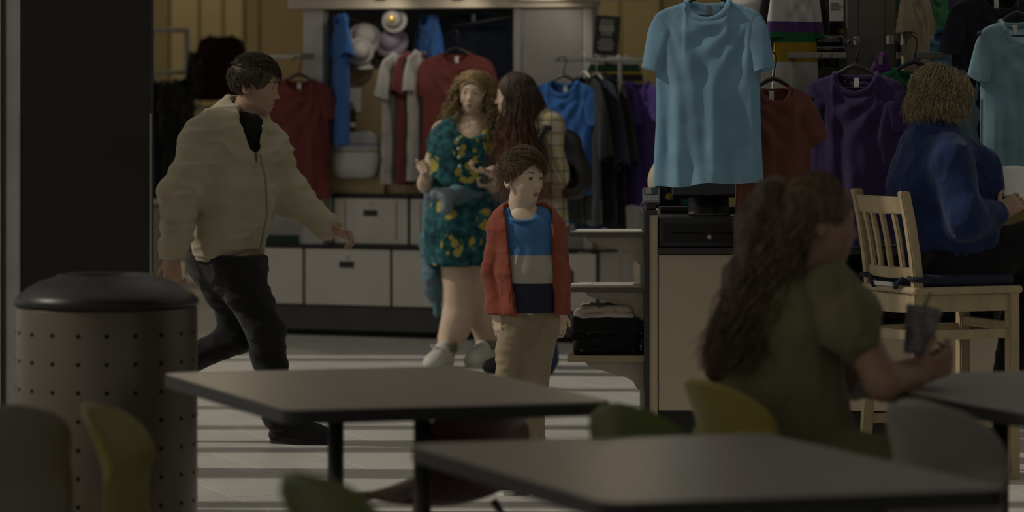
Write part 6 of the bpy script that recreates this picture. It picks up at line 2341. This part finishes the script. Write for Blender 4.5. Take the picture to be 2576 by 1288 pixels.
soft_obj('jeans', [rc(J(1345, 570, -0.03), J(1372, 570, 0.05), 0.13, 0.13, 0.05), rc(J(1350, 600, -0.05), J(1352, 760, -0.05), 0.10, 0.075, 0.04), rc(J(1352, 760, -0.05), J(1378, 905, -0.02), 0.075, 0.062, 0.03), rc(J(1370, 600, 0.06), J(1330, 760, 0.06), 0.10, 0.075, 0.04), rc(J(1330, 760, 0.06), J(1312, 905, 0.06), 0.075, 0.062, 0.03),
                   fn(lambda Xx, Yy, Zz: -(Zz - (CH - (540 - HY) * DR / F)) + 0 * Xx + 0 * Yy)], 0.012, cloth('dark_blue_denim', (0.028, 0.045, 0.085)), rwm, 0.006, (12, 12, 14), 37)
for hx, dyy in ((1380, -0.02), (1314, 0.06)):
    hl = P(hx, 0, DR + dyy)
    hl.z = 0
    o = soft_obj('shoe', shoe_prims(hl + Vector((0.03, 0, 0)), hl + Vector((-0.21, -0.05, 0)), None, 0.09, 0.045), 0.010, M_shoe_d, rwm)
bp = thing('backpack', 'rounded black backpack on the back of the red-haired woman', 'backpack', J(1440, 485, 0.02))
M_pack = plain('black_nylon', (0.014, 0.013, 0.013), 0.45, 0.4, bump=0.2, bscale=200)
soft_obj('main_bag', [rc(J(1425, 365, 0.0), J(1432, 450, 0.0), 0.085, 0.105, 0.05, ((0, 1, 0), 1.4)), rc(J(1440, 430, 0.0), J(1442, 455, 0.0), 0.09, 0.09, 0.04, ((0, 1, 0), 1.3))], 0.011, M_pack, bp, 0.006, (12, 12, 12), 3)
soft_obj('front_pocket', [rc(J(1455, 420, 0.0), J(1457, 455, 0.0), 0.055, 0.06, 0.03, ((0, 1, 0), 1.5))], 0.010, M_pack, bp, 0.004, (14, 14, 14), 5)
tube('strap', [J(1420, 350, -0.10), J(1402, 322, -0.14), J(1372, 322, -0.20), J(1352, 360, -0.20), J(1352, 430, -0.18), J(1390, 470, -0.12)], 0.018, M_pack, bp, 8, flat=(Vector((0, 1, 0)), 0.4))

# ---------------------------------------------------------------- the woman in the blue shirt on the bar chair
DS = 15.5


def J(x, y, dy=0.0, d=DS):
    return P(x, y, d + dy)


bw = person('woman with short tousled hair in a dark blue shirt, seated on the bar chair reading', (P(2370, 0, DS).x, DS, 0))
HS = 0.222
CS = J(2370, 254, 0.06)
RS = rot(128, 14, 0)
sN, eN, wN = J(2392, 400, -0.13), J(2432, 552, -0.19), J(2514, 536, -0.06)     # near arm
sF, eF, wF = J(2330, 380, 0.20), J(2420, 520, 0.32), J(2500, 505, 0.20)
hipN, hipF = J(2370, 668, -0.08), J(2350, 665, 0.13)
knN, knF = J(2600, 610, 0.02), J(2590, 625, 0.22)
ftN = P(2530, 0, DS + 0.16)
ftN.z = 0.33
body = [rc(J(2362, 300, 0.05), J(2352, 345, 0.03), 0.055, 0.065, 0.04), rc(sN, sF, 0.06, 0.06, 0.06), rc(J(2352, 400, 0.03), J(2358, 520, 0.02), 0.12, 0.115, 0.06), rc(J(2358, 540, 0.02), J(2365, 650, 0.02), 0.12, 0.13, 0.06),
        rc(sN, eN, 0.048, 0.04, 0.03), rc(eN, wN, 0.04, 0.028, 0.03), rc(sF, eF, 0.048, 0.04, 0.03), rc(eF, wF, 0.04, 0.028, 0.03),
        rc(hipN, knN, 0.08, 0.055, 0.04), rc(hipF, knF, 0.08, 0.055, 0.04), rc(knN, ftN, 0.05, 0.035, 0.03), rc(knF, ftN + Vector((0.05, 0.15, 0.05)), 0.05, 0.035, 0.03)]
headp = head_prims(CS, RS, HS, fem=True) + [rc(J(2370, 285, 0.05), J(2355, 345, 0.03), 0.058, 0.066, 0.03)]
hs1 = hand_prims(wN, (0.75, 0.25, 0.45), (0.1, 0.9, -0.3), 0.165, 28, 1, 0.02, eN, 0.026)
hs2 = hand_prims(wF, (0.8, -0.2, 0.25), (0.2, -0.8, 0.3), 0.165, 25, -1, 0.02, eF, 0.026)
body_obj([(headp, 0.0042), (body, 0.013), (hs1, 0.0038), (hs2, 0.005)], [SK_blue, LIP], bw, lips_index(CS, RS, HS))
make_eyes(CS, RS, HS, bw, (0, -1, -0.3))
M_hs = hairmat('hair_ash_blonde', (0.33, 0.265, 0.155))
hr = hair_base(CS, RS, HS, hairmat('hair_ash_dark', (0.060, 0.046, 0.028)), bw, grow=0.03, zcut=-0.34, face=0.30)
hr.name = 'hair'
strands('hair_strands', CS, RS, np.array((0.40, 0.48, 0.42)) * HS, np.array((0, 0.075, 0.135)) * HS, lambda u: (u[:, 2] > -0.25) & (u[:, 1] > -0.62), 4200, 13,
        lambda u: 0.115 + 0.055 * u[:, 2] + 0.025 * u[:, 1], lambda k: np.stack([k[:, 0] * 0.9, k[:, 1] * 0.9 + 0.25, -0.9 + 0 * k[:, 0]], 1), M_hs, hr, 0.00105, 0.30, curl=0.007, cfreq=6, grav=0.35, hang_z=-0.32, drift=(0.0, -0.15, 0.25), seed=49, jitter=0.46)
M_bsh = cloth('dark_blue_linen', (0.017, 0.030, 0.092), 0, var=0.12)
shp = [rc(sN, sF, 0.075, 0.075, 0.07), rc(J(2350, 385, 0.03), J(2340, 470, 0.02), 0.140, 0.150, 0.07), rc(J(2340, 470, 0.02), J(2358, 620, 0.02), 0.150, 0.150, 0.07), rc(J(2362, 610, 0.0), J(2400, 655, 0.0), 0.150, 0.140, 0.06), rc(J(2400, 640, -0.06), J(2470, 610, -0.06), 0.10, 0.075, 0.05),
       rc(J(2460, 430, 0.06), J(2462, 470, 0.06), 0.10, 0.10, 0.09), rc(sN, eN, 0.078, 0.074, 0.05), rc(eN, wN + (eN - wN) * 0.10, 0.074, 0.050, 0.05), rc(sF, eF, 0.072, 0.068, 0.05), rc(eF, wF + (eF - wF) * 0.1, 0.068, 0.048, 0.05),
       rc(J(2352, 330, 0.03), J(2350, 350, 0.03), 0.080, 0.10, 0.04), rc(J(2366, 280, 0.05), J(2354, 345, 0.035), 0.062, 0.062, 0.01, None, 'sub'), cut_below(CH - (694 - HY) * DS / F)]
soft_obj('blue_shirt', shp, 0.0075, M_bsh, bw, 0.009, (16, 16, 9), 41, 2)
pts = [J(2318, 312, -0.02), J(2350, 330, -0.075), J(2392, 346, -0.06), J(2418, 350, 0.0)]
tube('shirt_collar', [J(2330, 318, 0.10), J(2322, 312, 0.04)] + pts, 0.022, M_bsh, bw, 10, flat=(Vector((0, 0, 1)), 1.0))
dv = (eN - wN).normalized()
tube('shirt_cuff', [wN + dv * 0.005, wN + dv * 0.055], [0.040, 0.046], M_bsh, bw, 20)
soft_obj('trousers', [rc(J(2360, 650, -0.02), J(2350, 650, 0.1), 0.125, 0.12, 0.05), rc(hipN, knN, 0.105, 0.085, 0.05), rc(hipF, knF, 0.105, 0.085, 0.05), rc(knN, ftN, 0.08, 0.06, 0.04), rc(knF, ftN + Vector((0.05, 0.15, 0.05)), 0.08, 0.06, 0.04), cut_below(0.17)], 0.011, cloth('black_crepe', (0.009, 0.009, 0.010)), bw, 0.006, (12, 12, 12), 43)
for o_ in (Vector((0, 0, 0)), Vector((0.05, 0.15, 0.05))):
    soft_obj('shoe', [rc(ftN + o_ + Vector((-0.05, 0, -0.03)), ftN + o_ + Vector((0.14, 0.05, -0.05)), 0.045, 0.038, 0.02), rc(ftN + o_, ftN + o_ + Vector((0, 0, -0.03)), 0.045, 0.045, 0.02)], 0.009, M_shoe_d, bw)
pp = thing('paper_sheets', 'white sheets of paper held by the woman in blue', 'paper', J(2540, 470, 0.05))
for k in range(2):
    a, b, c, d_ = J(2474, 492 + k * 2, 0.02), J(2522, 418 + k, 0.16), J(2640, 436 + k, 0.20), J(2600, 512 + k * 2, 0.05)
    V = []
    n = 10
    for i in range(n + 1):
        for j_ in range(n + 1):
            u, v_ = i / n, j_ / n
            q = (a * (1 - u) + d_ * u) * (1 - v_) + (b * (1 - u) + c * u) * v_
            V.append(q + Vector((0, 0, 0.012 * math.sin(math.pi * u) - 0.01 * math.sin(math.pi * v_))))
    Fc = [(i * (n + 1) + j_, i * (n + 1) + j_ + 1, (i + 1) * (n + 1) + j_ + 1, (i + 1) * (n + 1) + j_) for i in range(n) for j_ in range(n)]
    me = bpy.data.meshes.new('m')
    me.from_pydata([tuple(q) for q in V], [], Fc)
    me.polygons.foreach_set('use_smooth', [True] * len(me.polygons))
    me.materials.append(M_white)
    o = obj('sheet', me, pp)
    md = o.modifiers.new('thickness', 'SOLIDIFY')
    md.thickness = 0.0008

# ---------------------------------------------------------------- the seated woman with the ponytail
DP = 10.4


def J(x, y, dy=0.0, d=DP):
    return P(x, y, d + dy)


pw = person('seated woman with long brown half-tied hair in an olive puff-sleeved dress', (P(2000, 0, DP).x, DP, 0))
HP = 0.222
CP = J(2066, 556, 0.0)
RP = rot(98, 5, 0)
pN, qN, rN = J(2120, 770, -0.10), J(2222, 962, -0.14), J(2310, 942, -0.02)
pF, qF, rF = J(2030, 770, 0.20), J(2150, 960, 0.26), J(2290, 930, 0.12)
body = [rc(J(2040, 640, 0.02), J(2010, 720, 0.04), 0.058, 0.07, 0.04), rc(pN, pF, 0.055, 0.055, 0.06), rc(J(2000, 800, 0.04), J(1985, 920, 0.04), 0.12, 0.115, 0.06), rc(J(1985, 950, 0.04), J(2010, 1130, 0.04), 0.115, 0.14, 0.06),
        rc(pN, qN, 0.054, 0.046, 0.03), rc(qN, rN, 0.046, 0.030, 0.03), rc(pF, qF, 0.054, 0.046, 0.03), rc(qF, rF, 0.046, 0.03, 0.03),
        rc(J(2030, 1190, -0.06), J(2380, 1180, -0.08), 0.085, 0.06, 0.04), rc(J(2030, 1190, 0.12), J(2380, 1180, 0.14), 0.085, 0.06, 0.04),
        rc(J(2380, 1180, -0.08), J(2400, 1620, -0.06), 0.055, 0.035, 0.04), rc(J(2380, 1180, 0.14), J(2400, 1620, 0.14), 0.055, 0.035, 0.04)]
headp = head_prims(CP, RP, HP, fem=True) + [rc(J(2042, 630, 0.02), J(2005, 730, 0.04), 0.058, 0.072, 0.04)]
hp1 = hand_prims(rN, (0.75, 0.15, 0.30), (0.1, 0.8, 0.5), 0.165, 36, 1, 0.02, qN, 0.028)
hp2 = hand_prims(rF, (0.75, -0.35, 0.2), (0.2, -0.7, 0.4), 0.165, 40, -1, 0.02, qF, 0.028)
body_obj([(headp, 0.005), (body, 0.013), (hp1, 0.005), (hp2, 0.005)], [SK_pony, LIP], pw, lips_index(CP, RP, HP))
make_eyes(CP, RP, HP, pw)
M_hp = hairmat('hair_dark_brown', (0.15, 0.105, 0.072))
hr = hair_base(CP, RP, HP, M_hp, pw, grow=0.04, zcut=-0.36, face=0.33)
hr.name = 'hair'
strands('hair_strands', CP, RP, np.array((0.38, 0.46, 0.415)) * HP, np.array((0, 0.075, 0.135)) * HP, lambda u: (u[:, 2] > -0.35) & (u[:, 1] > -0.62) & ((u[:, 2] < 0.3) | (u[:, 1] > -0.75)), 1800, 8,
        0.11, lambda k: np.stack([-k[:, 0] * 0.3, 1.0 + 0 * k[:, 0], 0.25 - 0.2 * k[:, 2]], 1), M_hp, hr, 0.0018, 0.08, seed=59, jitter=0.15)
strands('hair_strands', CP, RP, np.array((0.38, 0.46, 0.415)) * HP, np.array((0, 0.075, 0.135)) * HP, lambda u: (u[:, 1] > 0.1) & (u[:, 2] > -0.5) & (u[:, 2] < 0.75), 2400, 24,
        lambda u: 0.42 + 0.08 * u[:, 2], lambda k: np.stack([k[:, 0] * 0.3, 0.9 + 0 * k[:, 0], -0.8 + 0 * k[:, 0]], 1), M_hp, hr, 0.0024, 0.16, curl=0.010, cfreq=6, hang_z=0.25, drift=(-0.40, -0.10, 0), seed=69, jitter=0.13)
soft_obj('ponytail', [el(J(1948, 490, 0.0), (0.032, 0.038, 0.038), None, 0.03), rc(J(1940, 500, 0), J(1905, 580, 0.0), 0.042, 0.055, 0.05), rc(J(1905, 580, 0), J(1880, 700, -0.02), 0.055, 0.050, 0.05), rc(J(1880, 700, -0.02), J(1825, 850, -0.03), 0.050, 0.042, 0.05), rc(J(1825, 850, -0.03), J(1800, 940, -0.03), 0.040, 0.020, 0.05)], 0.010, hairmat('hair_dark_brown_tail', (0.08, 0.055, 0.037)), hr, 0.014, (24, 24, 9), 7)
M_olive = cloth('olive_cotton', (0.17, 0.155, 0.088), 0, var=0.1)
dp = [rc(J(1985, 790, -0.02), J(1960, 800, 0.14), 0.13, 0.12, 0.07), rc(J(1975, 810, 0.04), J(1955, 920, 0.04), 0.165, 0.155, 0.07), rc(J(1960, 930, 0.04), J(1985, 1010, 0.04), 0.150, 0.135, 0.06), rc(J(1985, 1010, 0.04), J(2020, 1180, 0.04), 0.135, 0.175, 0.06),
      rc(J(2040, 1200, -0.06), J(2340, 1195, -0.08), 0.12, 0.10, 0.06), rc(J(2040, 1200, 0.12), J(2340, 1195, 0.14), 0.12, 0.10, 0.06), rc(J(2340, 1195, 0.03), J(2370, 1420, 0.03), 0.16, 0.17, 0.05),
      el(J(2010, 705, 0.04), (0.085, 0.12, 0.075), None, 0.02, 'sub')]
soft_obj('olive_dress', dp, 0.010, M_olive, pw, 0.010, (14, 14, 9), 45, 2)
soft_obj('puff_sleeve', [rc(J(2092, 735, -0.09), J(2138, 815, -0.12), 0.078, 0.082, 0.05), rc(J(2138, 815, -0.12), J(2160, 860, -0.12), 0.080, 0.058, 0.04)], 0.009, M_olive, pw, 0.011, (18, 18, 12), 47)
soft_obj('puff_sleeve', [rc(J(2020, 740, 0.22), J(2060, 830, 0.24), 0.075, 0.08, 0.05)], 0.010, M_olive, pw, 0.011, (18, 18, 12), 48)
tube('waist_tie', [J(1890, 978, 0.02), J(1920, 985, -0.11), J(1990, 990, -0.115), J(2050, 985, -0.04)], 0.012, M_olive, pw, 8)
for dyy in (-0.06, 0.14):
    hl = P(2395, 0, DP + dyy)
    hl.z = 0
    soft_obj('shoe', shoe_prims(hl + Vector((-0.04, 0, 0)), hl + Vector((0.2, 0, 0)), None, 0.08, 0.042), 0.010, M_shoe_d, pw)
# patterned cup with a straw
pc = NT('cup_grey_pattern', 0.6, 0.3)
_v = pc.coord('Object', (30, 30, 30))
_n = pc.n('ShaderNodeTexNoise', Scale=1.0, Detail=2.0)
pc.l(_v, _n.inputs['Vector'])
pc.base(pc.ramp(_n.outputs[0], [(0.40, (0.17, 0.17, 0.20)), (0.50, (0.34, 0.315, 0.30)), (0.60, (0.22, 0.22, 0.27))]))
cp = thing('paper_cup', 'grey patterned paper cup with a straw held by the woman with the ponytail', 'cup', J(2322, 900, 0.03))
RT = Matrix.Rotation(math.radians(9), 4, 'Y')
lathe('cup', [(0.0, 0.0), (0.034, 0.0), (0.036, 0.004), (0.047, 0.118), (0.050, 0.120), (0.048, 0.123), (0.044, 0.12)], pc.m, cp, 32, J(2306, 892, 0.03), RT)
lathe('lid', [(0.048, 0.1235), (0.046, 0.128), (0.0, 0.1285)], plain('cup_lid', (0.10, 0.10, 0.10), 0.4), cp, 32, J(2306, 892, 0.03), RT)
tube('straw', [J(2322, 780, 0.03), J(2342, 735, 0.03)], 0.005, plain('straw_pale', (0.22, 0.20, 0.17), 0.5), cp, 8)
